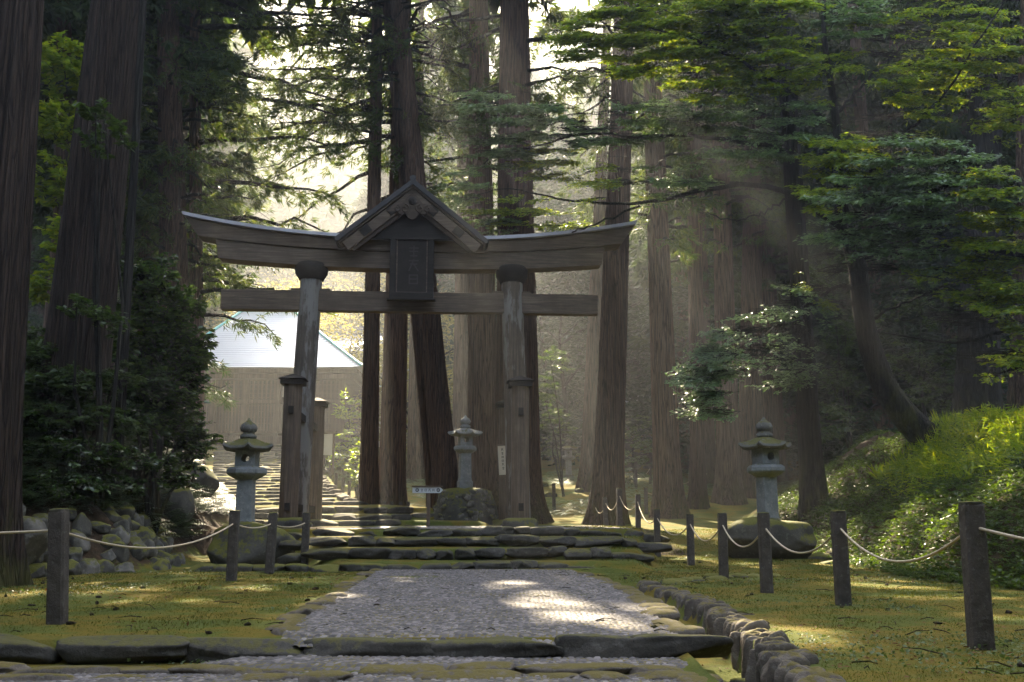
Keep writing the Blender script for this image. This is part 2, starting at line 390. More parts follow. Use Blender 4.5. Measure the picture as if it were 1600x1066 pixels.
gy_=axis_lines([(-40,3,2),(3,5,.5),(5,7.9,.12),(7.9,8.1,.04),(8.1,17.6,.2),(17.6,23,.06),(23,31,.25),(31,36,.07),(36,60,.3),(60,100,1),(100,330,5)])
GX,GY=np.meshgrid(gx_,gy_,indexing='xy')
GZ=hgt(GX,GY)
def soilness(x,y):
    s=.25+.0*x
    dl=footL(y)-x; dr=x-footR(y)
    s=s+.75*sm(-.3,.8,dl)+.45*sm(-.2,1.,dr)
    s=s+.25*sm(60,90,y)
    s=s+.35*((y>22.9)&(y<31)&(x<4)&(x>-7))
    s=s-.15*((y>36)&(x>-7)&(x<18))
    s=s+.15*((y<7.9)&(x<1.3))
    gxx=gutter_x(y); s=s+.12*((x>1.32)&(x<gxx)&(y<15))
    return s
mb=MB(); ny,nx=GX.shape; idx=np.arange(nx*ny).reshape(ny,nx)
mb.add(np.stack([GX,GY,GZ],-1).reshape(-1,3), np.stack([idx[:-1,:-1],idx[:-1,1:],idx[1:,1:],idx[1:,:-1]],-1).reshape(-1,4),0,True)
mb.attr['soil']=soilness(GX,GY).ravel()
tag(mb.build("ground",GROUND),kind="structure")

# ---------------------------------------------------------------- cobbled path
def cobble_patch(name,x0f,x1f,y0,y1,zf,cell=(.050,.042),st=(.0125,.0135),seed=1):
    ys=np.arange(y0,y1+st[1]/2,st[1]); nxn=int((max(x1f(ys))-min(x0f(ys)))/st[0])
    u=np.linspace(0,1,nxn)[None,:]; X=x0f(ys)[:,None]*(1-u)+x1f(ys)[:,None]*u; Y=np.repeat(ys[:,None],nxn,1)
    r=np.random.default_rng(seed); G=256
    jx=r.uniform(.1,.9,(G,G)); jy=r.uniform(.1,.9,(G,G)); rv=r.uniform(0,1,(G,G)); tx=r.normal(0,1,(G,G)); hh=r.uniform(.3,1,(G,G))
    cx=np.floor(X/cell[0]).astype(int); cyy=np.floor(Y/cell[1]).astype(int)
    f1=np.full(X.shape,9.); f2=np.full(X.shape,9.); rid=np.zeros(X.shape); tt=np.zeros(X.shape); hb=np.zeros(X.shape)
    for i in (-1,0,1):
        for j in (-1,0,1):
            a=(cx+i)%G; b=(cyy+j)%G
            dx=((cx+i)+jx[a,b])-X/cell[0]; dy=((cyy+j)+jy[a,b])-Y/cell[1]; d=np.sqrt(dx*dx+dy*dy)
            n1=d<f1; f2=np.where(n1,f1,np.minimum(f2,d)); f1=np.where(n1,d,f1)
            rid=np.where(n1,rv[a,b],rid); tt=np.where(n1,dy*tx[a,b],tt); hb=np.where(n1,hh[a,b],hb)
    e=sm(.02,.38,f2-f1)
    Zv=zf(X,Y)+.016*e*hb*(1-.45*np.minimum(f1,1)**2)+.005*tt*e+.012*fbm(X,Y,5,1.2,3)
    m=MB(); i=np.arange(X.size).reshape(X.shape)
    m.add(np.stack([X,Y,Zv],-1).reshape(-1,3),np.stack([i[:-1,:-1],i[:-1,1:],i[1:,1:],i[1:,:-1]],-1).reshape(-1,4),0,True)
    m.attr['gap']=(1-e).ravel(); m.attr['rnd']=rid.ravel()
    return tag(m.build(name,COBBLE),kind="structure")
pathL=lambda y: np.interp(y,[8,11,14,17.7],[-1.75,-1.95,-2.05,-2.25])
pathR=lambda y: np.interp(y,[8,11.4,14.3,17.7],[1.28,1.36,1.34,1.0])
cobble_patch("path",pathL,pathR,7.94,17.7,lambda x,y:np.interp(y,[7.94,8.12,17.7],[-.06,.012,.095]),seed=2)
cobble_patch("lower_path",lambda y:np.interp(y,[4,7.95],[-4.2,-1.9]),lambda y:1.28+0*y,7.32,7.98,lambda x,y:np.interp(y,[7.32,7.48,7.98],[-.2,-.122,-.118]),seed=3)
cobble_patch("near_path",lambda y:-6+0*y,lambda y:1.30+0*y,4.6,7.5,lambda x,y:np.interp(y,[4.6,7.2,7.5],[-.165,-.165,-.18]),seed=4)
cobble_patch("stair_landing_path",lambda y:-3.6+0*y,lambda y:2.7+0*y,22.95,31.3,lambda x,y:np.interp(y,[22.9,31.3],[.755,.80]),cell=(.12,.09),st=(.05,.045),seed=5)

# ---------------------------------------------------------------- stone rows
def stone_row(name,label,cat,pts,zf,wid,hei,lens,mat,group=None,seed=0,p=4.5,rough=.05,depth_jit=.04,stand=False,n=8,zj=.015,planes=3,ov=1.06):
    r=np.random.default_rng(seed); pts=np.asarray(pts,float)
    seg=np.linalg.norm(np.diff(pts,axis=0),axis=1); cum=np.concatenate([[0],np.cumsum(seg)])
    root=thing(name,(pts[0][0],pts[0][1],zf(pts[0][0],pts[0][1])),label,cat,group)
    s_=0; k=0; base=np.array(root.location)
    while s_<cum[-1] and k<98:
        L=r.uniform(*lens); c=s_+L/2
        if c>cum[-1]: break
        x=np.interp(c,cum,pts[:,0]); y=np.interp(c,cum,pts[:,1])
        x2=np.interp(c+.05,cum,pts[:,0]); y2=np.interp(c+.05,cum,pts[:,1]); x1=np.interp(c-.05,cum,pts[:,0]); y1=np.interp(c-.05,cum,pts[:,1])
        an=math.atan2(y2-y1,x2-x1)
        w=wid*r.uniform(.8,1.25); h=hei*r.uniform(.92,1.12)
        z=zf(x,y)-h/2+r.normal(0,zj)+.01
        off=r.normal(0,depth_jit)
        m=MB(); rock(m,(0,0,0),(L*ov,w,h),seed*131+k,p=p,rough=rough,n=n,planes=planes)
        o=m.build("stone",mat,parent=root)
        o.location=(x-math.sin(an)*off-base[0],y+math.cos(an)*off-base[1],z-base[2]); o.rotation_euler=(r.normal(0,.03),r.normal(0,.03),an+r.normal(0,.03))
        s_+=L; k+=1
    return root
cz=lambda z:(lambda x,y:z)
stone_row("stone_step","long rounded dark kerb stones forming the front step, across moss lawn and cobbled path","stone step",[(-6.4,8.05),(-3,8.0),(1.80,8.02)],cz(.010),.33,.20,(.4,1.05),STEP,None,1,p=6,n=16,rough=.06,planes=3,depth_jit=.02,ov=1.12)
stone_row("stone_step","low row of flat pale stones just below the front step","stone step",[(-6.2,7.45),(-2.6,7.40),(1.25,7.42)],cz(-.105),.26,.12,(.3,.8),KERB,None,2,p=3.8,n=12,rough=.08,planes=4,ov=1.1)
stone_row("stone_step","lowest row of flat stones along the bottom of the photo","stone step",[(-5.6,7.22),(-2.2,7.12),(1.35,7.22)],cz(-.14),.24,.12,(.25,.75),KERB,None,3,p=3.,n=12,rough=.09,planes=6)
for k,(y,z,xa,xb,lab) in enumerate([(18.22,.205,-2.55,1.5,"lowest stone step at the far end of the cobbled path"),
      (19.33,.415,-4.3,2.5,"second stone step above the cobbled path, mossy at both ends"),
      (20.63,.60,-4.6,3.1,"third stone step above the cobbled path, long and dark"),
      (22.75,.765,-5.2,3.3,"top stone step edging the gravel in front of the gate")]):
    stone_row("stone_step",lab,"stone step",[(xa,y+.06),(xb*.4,y-.03),(xb,y+.1)],(lambda x,y_,z=z,xa=xa,xb=xb:z-.13*float(sm(xb-1.3,xb+.3,x))-.10*float(sm(xa+1.2,xa-.3,x))),.40,.21,(.3,.95),STEP,"steps up to the gate",10+k,n=12,rough=.08,planes=6,zj=.022)
for k,(y,z,xa,xb,lab) in enumerate([(31.55,.975,-8.3,-3.7,"short stone step behind the gate leading to the long stair"),
      (33.25,1.175,-8.9,-2.6,"sunlit stone step in line with the lantern mound"),
      (35.35,1.43,-10.2,-3.6,"sunlit stone edge at the foot of the long stair")]):
    stone_row("stone_step",lab,"stone step",[(xa,y),(xb,y+.1)],cz(z),.45,.26,(.6,1.3),STEP,"steps behind the gate",20+k)
pR=[(float(gutter_x(y))+.10,y) for y in np.arange(5.0,15.1,.25)]
stone_row("channel_edging","row of upright mossy edging stones holding the lawn beside the drain channel","edging",pR,cz(.035),.25,.36,(.075,.14),KERB,None,30,p=5,rough=.09,depth_jit=.03,n=11,planes=4)
stone_row("channel_edging","low mossy stones where the drain channel bends away through the grass","edging",[(1.9,14.3),(2.4,15.2),(3.1,16.2),(4.2,17.3)],lambda x,y:.075,.35,.2,(.2,.38),BOULDER,None,31,p=2.6,depth_jit=.1)
stone_row("path_kerb","flat kerb stones along the right edge of the cobbled path","kerb",[(float(pathR(y))+.06,y) for y in np.arange(8.3,17.7,.3)],lambda x,y:.03+.006*(y-8),.30,.16,(.3,.6),KERB,None,32,p=3.4)
stone_row("path_kerb","narrow kerb stones along the left edge of the cobbled path","kerb",[(float(pathL(y))-.06,y) for y in np.arange(8.3,17.9,.3)],lambda x,y:.03+.0065*(y-8),.28,.16,(.22,.5),KERB,None,33,p=3.4)
stone_row("lawn_edging","short row of dark mossy stones behind the left lawn, beside the posts","edging",[(-5.4,17.6),(-4,17.8),(-2.4,17.9)],cz(.19),.4,.2,(.4,.8),BOULDER,None,34)
stone_row("drain_sill","mossy stone sill across the drain channel","stone sill",[(1.36,6.85),(1.62,6.85)],cz(-.27),.14,.12,(.2,.3),KERB,None,35)
stone_row("drain_sill","dark stone sill further up the drain channel","stone sill",[(1.34,7.75),(1.72,7.75)],cz(-.26),.14,.14,(.2,.36),BOULDER,None,36)
stone_row("path_kerb","flat end stones on the right side of the lower path","kerb",[(1.22,5.2),(1.28,6.0),(1.25,7.1)],cz(-.145),.3,.12,(.3,.5),KERB,None,37,p=3.2)
# long stair to the hall
for k in range(24):
    y=36.2+k*.82; ax=xstair(y); wL=2.2; wR=2.2-.012*k
    zz=float(np.interp(y,YK,ZK))+.05
    m=MB(); r=np.random.default_rng(400+k); x=ax-wL
    while x<ax+wR:
        L=r.uniform(.5,1.2); rock(m,(x+L/2-ax,r.normal(0,.04),-.07+r.normal(0,.015)),(L*1.03,.42,.20),900+k*17+int(x*3),p=4.,rough=.05,n=4,planes=2); x+=L
    o=m.build("stone_step",STEP); o.location=(ax,y,zz)
    tag(o,("bottom","second","third","fourth","fifth","sixth","seventh","eighth","ninth","tenth","eleventh","twelfth","thirteenth","fourteenth","fifteenth","sixteenth","seventeenth","eighteenth","nineteenth","twentieth","twenty-first","twenty-second","twenty-third","topmost")[k]+" mossy stone step of the long stair rising to the wooden hall","stone step","long stair to the hall")
mb=MB()
stone_row("stair_kerb","pale stone kerb along the right side of the long stair","kerb",[(xstair(y)+2.4-.015*(y-36)+.5*max(0,1-(y-36)/3),y) for y in np.arange(36.4,54,.8)],lambda x,y:float(np.interp(y,YK,ZK))+.12,.4,.25,(.5,.9),KERB,None,38)

# ---------------------------------------------------------------- fence posts and ropes
def post(loc,h,w,label,group,lean=(0,0),rz=0):
    root=thing("fence_post",loc,label,"post",group,rz); root.rotation_euler[0]=lean[1]+random.gauss(0,.012); root.rotation_euler[1]=lean[0]+random.gauss(0,.014)
    m=MB(); rr=[]
    for z,s_ in ((-.25,1.04),(0,1.02),(h*.5,1.0),(h-.02,.98),(h,.90)):
        q=w/2*s_; c=.018
        rr.append([(q-c,-q,z),(q,-q+c,z),(q,q-c,z),(q-c,q,z),(-q+c,q,z),(-q,q-c,z),(-q,-q+c,z),(-q+c,-q,z)])
    m.loft(rr,smooth=False); m.build("shaft",POSTM,parent=root)
    m=MB(); rock(m,(0,0,h),(w*.98,w*.98,.035),int(h*1000)+int(w*999),p=5,rough=.05,n=5,planes=0); m.build("moss_cap",BOULDER,parent=root)
    return root
ropes=[]
def rope(a,b,sag,label,group):
    a=np.asarray(a,float); b=np.asarray(b,float); t=np.linspace(0,1,22)[:,None]
    pts=a*(1-t)+b*t; pts[:,2]-=(4*t*(1-t)*sag)[:,0]
    m=MB(); m.tube(pts,.0115,7); c=a; o=m.build("rope",ROPE,loc=tuple(c)); tag(o,label,"rope",group)
def gz(x,y): return float(hgt(np.array([x]),np.array([y]))[0])
RP=[(3.27,7.40,1.0,.145,"nearest right-hand post, tall and dark, at the right edge of the lawn"),(3.49,11.1,.97,.142,"second right-hand post, standing on the lawn left of the nearest one"),
    (3.20,13.2,.98,.14,"mossy-topped post in front of the right boulder lantern"),(3.29,16.3,1.0,.135,"post just left of the right boulder lantern"),
    (3.42,20.0,.95,.13,"fifth right-hand post, below the bank, at the edge of the top steps"),(3.12,22.4,1.0,.13,"sixth right-hand post, beside the third step"),
    (3.15,26.0,.98,.13,"seventh right-hand post, beside the top step"),(2.92,28.2,1.02,.15,"slightly thicker post by the big cedar right of the gate"),(2.80,31,.86,.14,"short post close to the big cedar's roots"),(2.62,33,.82,.13,"small post between a short post and a leaning one")]
tops=[]
for (x,y,h,w,l) in RP:
    z=gz(x,y); post((x,y,z),h,w,l,"posts along the right side of the path"); tops.append((x,y,z+h-.16))
tops.insert(0,(3.4,3.9,.8))
for i in range(len(tops)-1):
    d=np.hypot(tops[i][0]-tops[i+1][0],tops[i][1]-tops[i+1][1])
    a=np.array(tops[i])+[0,0,0]; b=np.array(tops[i+1])+[0,0,0]
    if i==0: a=np.array([4.4,4.6,.62])
    nm=["at the right edge of the photo, leaving the nearest post","between the two nearest right-hand posts","between the second and the mossy-topped right-hand posts","in front of the right boulder lantern",
        "between the fourth and fifth right-hand posts","between the fifth and sixth right-hand posts","between the sixth and seventh right-hand posts","reaching the thicker post by the big cedar","between the thicker and the short post by the cedar","on the last two small posts by the cedar"][i]
    rope(a+[.0,0,0],b,(.30 if i else .1),"pale rope "+nm,"ropes of the right-hand fence")
p9=post((2.45,34.2,gz(2.45,34.2)),.95,.13,"leaning post at the end of the right-hand row by the cedar roots","posts along the right side of the path",lean=(.18,0))
LP=[(-3.87,9.0,.95,.142,(-.05,0),"nearest left-hand post, tilted slightly, on the yellow moss"),(-4.01,15.0,.98,.135,(0,0),"left-hand post in front of the left boulder"),
    (-3.98,17.2,.97,.135,(0,0),"left-hand post at the right end of the boulder"),(-3.87,19.5,.98,.13,(0,0),"farthest left-hand post, beside the steps")]
tl=[]
for (x,y,h,w,ln,l) in LP:
    z=gz(x,y); post((x,y,z),h,w,l,"posts along the left side of the path",ln); tl.append((x-.05*(h if ln[0] else 0),y,z+h-.17))
tl.insert(0,(-7.4,9.2,.82))
for i,nm in enumerate(["running off the left edge of the photo","sagging before the rocky bank on the left","before the left boulder lantern's base","next to the gate's left post"]):
    rope(tl[i],tl[i+1],(.05,.24,.07,.07)[i],"pale rope "+nm,"ropes of the left-hand fence")
far_posts=[(865,803,40,1.0),(1007,810,39,.95),(1049,797,43,.9),(1089,790,46,.95),(1014,780,50,.9),(992,785,47,.9),(1127,772,52,.95)]
fl=["small lone post right of the gate's right post","small far post behind the rope line, left of the slender cedar","second far post on the cross path below the slender cedar","third far post on the cross path","far post against the foot of the broad cedar","dark far post left of the broad cedar's foot","rightmost far post on the cross path"]
ft=[]
for (px,py,d,h),l in zip(far_posts,fl):
    x=(px-800)/1600*d; z=gz(x,d); post((x,d,z),h,.13,l,"far posts along the cross path"); ft.append((x,d,z+h-.15))
for a,b,nm in ((1,2,"between the first two far posts"),(2,3,"between the middle far posts"),(3,6,"at the right end of the far posts"),(5,4,"in front of the broad cedar")):
    rope(ft[a],ft[b],.25,"thin far rope "+nm,"ropes of the far fence")
# posts right of the long stair
sp=[(488,50),(498,48.5),(507,47),(518,45.5),(527,44),(538,42.2),(548,41.2)]
for i,(px,d) in enumerate(sp):
    x=(px-800)/1600*d; post((x,d,gz(x,d)),.95,.12,("farthest","second farthest","third farthest","middle","third nearest","second nearest","nearest")[i]+" of the small posts beside the long stair","posts beside the long stair")
lp2=[(567,37.2),(603,37),(615,36.8),(628,36.6),(641,36.4)]
q=[]
for i,(px,d) in enumerate(lp2):
    x=(px-800)/1600*d; z=gz(x,d); post((x,d,z),.62,.11,("leftmost","second","middle","fourth","rightmost")[i]+" of the low sunlit posts below the twin pale cedars","low posts by the pale cedars"); q.append((x,d,z+.52))
for i in range(4): rope(q[i],q[i+1],.18,"sunlit low rope, span "+("one","two","three","four")[i]+" from the left, below the pale cedars","low ropes by the pale cedars")

# ---------------------------------------------------------------- stone lanterns
def box_with_hole(m,w,h,z0,hr):
    n=32; a=np.linspace(0,2*np.pi,n,endpoint=False)+np.pi/4
    sq=[]
    for t in a:
        c,s_=math.cos(t),math.sin(t); k=1/max(abs(c),abs(s_)); sq.append((c*k*w/2,s_*k*h/2))
    sq=np.array(sq); ci=np.stack([np.cos(a)*hr,np.sin(a)*hr],-1)
    zc=z0+h/2
    def r3(xy,y): return np.stack([xy[:,0],np.full(n,y),xy[:,1]+zc],-1)
    m.loft([r3(ci,w/2),r3(sq,w/2),r3(sq,-w/2),r3(ci,-w/2),r3(ci,w/2)],smooth=False,caps=False)
def lantern(loc,label,hgt_,mats=(LANT,LANT_M),shaft=(4,.18),roofn=6,rotz=0.,mossy=True,block=False):
    s=hgt_/2.35; root=thing("stone_lantern",loc,label,"stone lantern","stone lanterns",rotz)
    m=MB(); m.lathe([(.33*s,-.05),(.33*s,.22*s),(.25*s,.30*s)],4 if block else 6,rot=math.pi/4,smooth=False); m.build("base",mats[1] if not block else mats[0],parent=root,bevel=.015)
    m=MB(); sr=shaft[1]*s*1.32
    m.lathe([(sr*1.08,.28*s),(sr,.36*s),(sr*.95,1.16*s)],shaft[0],rot=math.pi/4,smooth=False); m.build("shaft",mats[0],parent=root,bevel=.012)
    m=MB(); m.lathe([(.22*s,1.16*s),(.38*s,1.25*s),(.42*s,1.29*s),(.42*s,1.37*s),(.36*s,1.42*s),(.26*s,1.44*s)],6,rot=.2,smooth=False); m.build("platform",mats[0],parent=root,bevel=.01)
    m=MB(); box_with_hole(m,.42*s,.34*s,1.43*s,.085*s); m.build("firebox",mats[0],parent=root,bevel=.01)
    # roof: flared at corners
    m=MB(); nn=roofn*8; a=np.linspace(0,2*np.pi,nn,endpoint=False)+math.pi/roofn+.25
    ph=((a-(.25+math.pi/roofn))*roofn/(2*np.pi))%1; cr=np.abs(ph-.5)*2  # 1 at corner
    flat=np.cos(math.pi/roofn)/np.cos((np.abs(ph-.5)-.5)*0+(.5-np.abs(ph-.5))*0+(ph-.5)*2*math.pi/roofn) 
    poly=np.cos(math.pi/roofn)/np.cos(((ph+.5)%1-.5)*2*math.pi/roofn)
    poly=np.cos(math.pi/roofn)/np.cos((ph-.5)*2*math.pi/roofn)
    rings=[]
    for r_,z_,fl in ((.20,1.76,0),(.50,1.76,.05),(.55,1.80,.07),(.52,1.85,.06),(.36,1.92,.02),(.22,2.0,0),(.15,2.02,0)):
        rr=r_*s*poly*(1+.10*cr**4*(fl>0)); zz=z_*s+fl*s*cr**5
        rings.append(np.stack([np.cos(a)*rr,np.sin(a)*rr,zz],-1))
    m.loft(rings,smooth=False); m.build("roof",mats[1],parent=root)
    m=MB(); m.lathe([(.12*s,2.0*s),(.17*s,2.03*s),(.18*s,2.09*s),(.12*s,2.13*s),(.11*s,2.15*s)],20); m.lathe([(.09*s,2.14*s),(.165*s,2.18*s),(.185*s,2.25*s),(.15*s,2.33*s),(.07*s,2.38*s),(.035*s,2.43*s),(.01,2.47*s)],20)
    m.build("jewel",mats[1],parent=root)
    return root
def boulder(loc,size,label,seed,mat=BOULDER,name="boulder"):
    m=MB(); rock(m,(0,0,size[2]*.32),size,seed,p=2.5,rough=.08,n=24,planes=7); m.world=False
    o=m.build(name,mat); o.location=loc; return tag(o,label,"boulder")
LX,LY=-5.35,21.0; zb=gz(LX,LY)
boulder((LX,LY,.08),(1.75,1.3,1.05),"large dark mossy boulder under the left stone lantern",51)
lantern((LX-.05,LY,.63),"tall stone lantern with mossy roof on the dark boulder, left of the gate",2.27)
RX,RY=5.42,22.0
boulder((RX-.05,RY,.18),(1.95,1.4,1.0),"rounded green-mossed boulder under the right stone lantern",52)
lantern((RX-.0,RY,.70),"tall stone lantern on a mossy boulder beside the right-hand bank",2.32,rotz=.35)
# mound and central lantern
MX,MY=(727-800)/1600*33.6,33.6; mz=.95
root=thing("stone_mound",(MX,MY,mz),"mossy mound of pale rubble stones carrying the small central lantern","stone mound")
m=MB(); a=np.linspace(0,2*np.pi,40,endpoint=False); rings=[]
for r_,z_ in ((1.12,-.3),(1.06,.1),(.95,.5),(.82,.92),(.70,1.03),(.3,1.07)):
    rr=r_*(1+.05*np.sin(3*a+z_*3)+.04*np.sin(7*a+2)); rings.append(np.stack([np.cos(a)*rr,np.sin(a)*rr*.9,z_+.02*np.sin(5*a)],-1))
m.loft(rings); m.build("core",BOULDER,parent=root)
r=np.random.default_rng(5)
for k in range(97):
    th=r.uniform(-math.pi,.1) if k<80 else r.uniform(0,3.1); z_=r.uniform(.0,.95); rr=1.02-.27*z_
    m=MB(); sz=r.uniform(.13,.30); rock(m,(0,0,0),(sz,sz*.8,sz*r.uniform(.6,1)),600+k,p=2.6,rough=.1,n=5)
    o=m.build("stone",WALLROCK if r.random()<.6 else BOULDER,parent=root); o.location=(rr*math.cos(th),rr*.9*math.sin(th),z_); o.rotation_euler=(r.uniform(-.6,.6),r.uniform(-.6,.6),r.uniform(0,3))
lantern((MX,MY,mz+1.06),"small pale stone lantern on the rubble mound behind the gate",2.28,(LANT,LANT),(4,.2),rotz=.25,block=True)
# far lanterns in the moss garden and by the trees
fx=(888-800)/1600*52; lantern((fx,52,gz(fx,52)),"small far stone lantern standing in the moss garden right of the gate",2.0)
fx=(1104-800)/1600*50; lantern((fx,50,gz(fx,50)),"dim far stone lantern between the cedars behind the slender trunk",2.2)

# ---------------------------------------------------------------- torii gate
TY=30.0; TZ=.76
tor=thing("torii_gate",(-3.0,TY,TZ),"large weathered wooden shrine gate with upswept top beam, gable roof and plaque","gate",None,math.radians(4))
def tz(py): return Z(py,TY)-TZ
def tx(d): return d*TY/1600*1.02
def curve_beam(m,half_top,half_bot,zt,zb_,dt,db,n=41,mat=0):
    """beam along x; slanted ends; zt/zb functions of |x|"""
    rings=[]
    for u in np.linspace(-1,1,n):
        xt=u*half_top; xb=u*half_bot
        rings.append([(xt,-dt/2,zt(abs(xt))),(xt,dt/2,zt(abs(xt))),(xb,db/2,zb_(abs(xb))),(xb,-db/2,zb_(abs(xb)))])
    m.loft(rings,mat,smooth=False)
HK=tx(352)
rise=lambda x,a: a*(np.abs(x)/HK)**2.3
m=MB(); curve_beam(m,HK+.04,HK-.0,lambda x:tz(377)+rise(x,.62),lambda x:tz(382)+rise(x,.62),1.15,1.15); m.build("roof_strip",CAPM,parent=tor)
m=MB(); curve_beam(m,HK-.04,HK-.42,lambda x:tz(382.2)+rise(x,.62),lambda x:tz(398)+rise(x,.42),.86,.72); m.build("top_beam",WOODX,parent=tor,bevel=.015)
m=MB(); curve_beam(m,tx(304),tx(298),lambda x:tz(398.2)+rise(x,.42),lambda x:tz(424)+rise(x,.34),.56,.56); m.build("lower_top_beam",WOODX,parent=tor,bevel=.015)
m=MB(); m.box((0,0,(tz(458)+tz(489))/2),(tx(586),.34,tz(458)-tz(489))); m.build("tie_beam",WOODX,parent=tor,bevel=.02)
m=MB()
for sx in(-1,1):
    for s2 in(-1,1): m.box((sx*tx(157)+s2*.42,0,tz(456.5)),(.32,.30,.07))
m.build("wedge",WOODX,parent=tor,bevel=.01)
for sx in (-1,1):
    r=np.random.default_rng(60+sx); rings=[]; a=np.linspace(0,2*np.pi,32,endpoint=False)
    zs=np.linspace(-.1,tz(437),24)
    for z_ in zs:
        t=z_/tz(437); cx=sx*(tx(168)*(1-t)+tx(157)*t); rr=(.35-.03*t)*(1+.008*np.sin(5*a+z_)+.006*np.sin(11*a-z_*2))
        rings.append(np.stack([cx+np.cos(a)*rr,np.sin(a)*rr,np.full(32,z_)],-1))
    m=MB(); m.loft(rings); m.build("pillar",PILLAR if sx<0 else PILLAR_R,parent=tor)
    m=MB(); m.lathe([(.36,tz(441)),(.40,tz(437)),(.48,tz(431)),(.49,tz(419)),(.44,tz(416)),(.40,tz(415))],32,c=(sx*tx(157),0,0)); m.build("capital",WOODD,parent=tor)
    m=MB(); m.lathe([(.55,-.2),(.52,.1),(.46,.16)],8,c=(sx*tx(168),0,0),rot=.39,smooth=False); m.build("foot_stone",BOULDER,parent=tor)
    for yy,xx,hh in ((-2.55,3.05,Z(603,27.4)-TZ),(2.7,3.02,Z(603,27.4)-TZ)):
        w=.23
        m=MB(); rr=[]
        for z_,s_ in ((.22,1.0),(hh*.5,.98),(hh,.95)):
            rr.append([( (w*s_)*math.cos(q)*1.13,(w*s_)*math.sin(q)*1.13,z_) for q in (np.arange(8)+.5)*np.pi/4])
        m.loft(rr,smooth=False); o=m.build("support_post",WOODZ,parent=tor,bevel=.01); o.location=(sx*xx,yy,0)
        m=MB(); m.box((0,0,hh+.06),(.62,.62,.12)); rr=[[(a_*.36,b_*.36,hh+.14) for a_,b_ in ((-1,-1),(1,-1),(1,1),(-1,1))],[(a_*.33,b_*.33,hh+.12+.05) for a_,b_ in ((-1,-1),(1,-1),(1,1),(-1,1))],[(a_*.04,b_*.04,hh+.30) for a_,b_ in ((-1,-1),(1,-1),(1,1),(-1,1))]]
        m.loft(rr,smooth=False); c_=m.build("post_cap",WOODD,parent=o)
        m=MB(); rock(m,(0,0,.06),(.95,.95,.42),70+sx+int(yy),p=5,rough=.03,n=8,planes=1); m.build("foot_stone",BOULDER,parent=o)
    for zt_ in (Z(643,27.4)-TZ,.55):
        m=MB(); x0=sx*3.05; x1=sx*3.02; ang=math.atan2(x1-x0,5.25)
        R_=np.array([[math.cos(-ang),-math.sin(-ang),0],[math.sin(-ang),math.cos(-ang),0],[0,0,1]])
        m.box(((x0+x1)/2,.075,zt_),(.13,5.9,.20),rot=R_); m.build("side_tie",WOODD,parent=tor,bevel=.008)
# plaque
pl=MB(); W_=tx(34); zt0,zb0=tz(369),tz(477); yy=-.62
for xx,ww in ((-W_+.09,.18),(W_-.09,.18)): pl.box((xx,yy,(zt0+zb0)/2),(ww,.16,zt0-zb0))
pl.box((0,yy-.003,zt0-.08),(2*W_+.1,.17,.16)); pl.box((0,yy-.003,zb0+.12),(2*W_,.17,.24)); pl.box((0,yy-.02,zb0+.02),(2*W_+.12,.24,.05))
pf=pl.build("plaque_frame",WOODD,parent=tor,bevel=.02)
m=MB(); m.box((0,yy+.02,(zt0+zb0)/2),(2*W_-.34,.07,zt0-zb0-.36)); m.build("panel",plain("plaque_board",(.034,.027,.022),.85,0,.5,4.,.2),parent=pf)
m=MB()
for xx in(-1,1): m.box((xx*(W_-.21),yy-.035,(zt0+zb0)/2+.03),(.03,.05,zt0-zb0-.42))
for zz in(-1,1): m.box((0,yy-.035,(zt0+zb0)/2+.03+zz*((zt0-zb0)/2-.21)),(2*W_-.40,.05,.03))
m.build("trim",WOODX,parent=pf)
# faint worn brush characters on the plaque
m=MB(); r=np.random.default_rng(8)
def strokes(m,cx,cz_,s_,ss,y,th=.03,mat=0):
    for x0,z0,x1,z1 in ss:
        L=math.hypot(x1-x0,z1-z0)*s_; a_=math.atan2(z1-z0,x1-x0)
        R_=np.array([[math.cos(a_),0,-math.sin(a_)],[0,1,0],[math.sin(a_),0,math.cos(a_)]])
        m.box((cx+(x0+x1)/2*s_,y,cz_+(z0+z1)/2*s_),(L+th*.5,.006,th),rot=R_,mat=mat)
KAN=[[(-.4,.3,.4,.3),(0,.5,0,-.5),(-.35,0,.35,0),(-.3,-.4,.3,-.4)],[(-.4,.4,.4,.4),(-.3,.1,.3,.1),(0,.5,-.4,-.5),(0,.1,.4,-.5)],[(-.35,.35,-.35,-.4),(.35,.35,.35,-.4),(-.35,.35,.35,.35),(-.35,0,.35,0),(-.35,-.4,.35,-.4)],[(-.4,.2,.4,.2),(-.2,.45,-.3,-.45),(.2,.45,.3,-.45),(-.4,-.2,.4,-.2)]]
for k in range(3): strokes(m,0.05,(zt0+zb0)/2+.42-.42*k,.34,KAN[k],yy-.022,.035)
m.build("lettering",plain("worn_letter",(.055,.045,.038),.85),parent=pf)
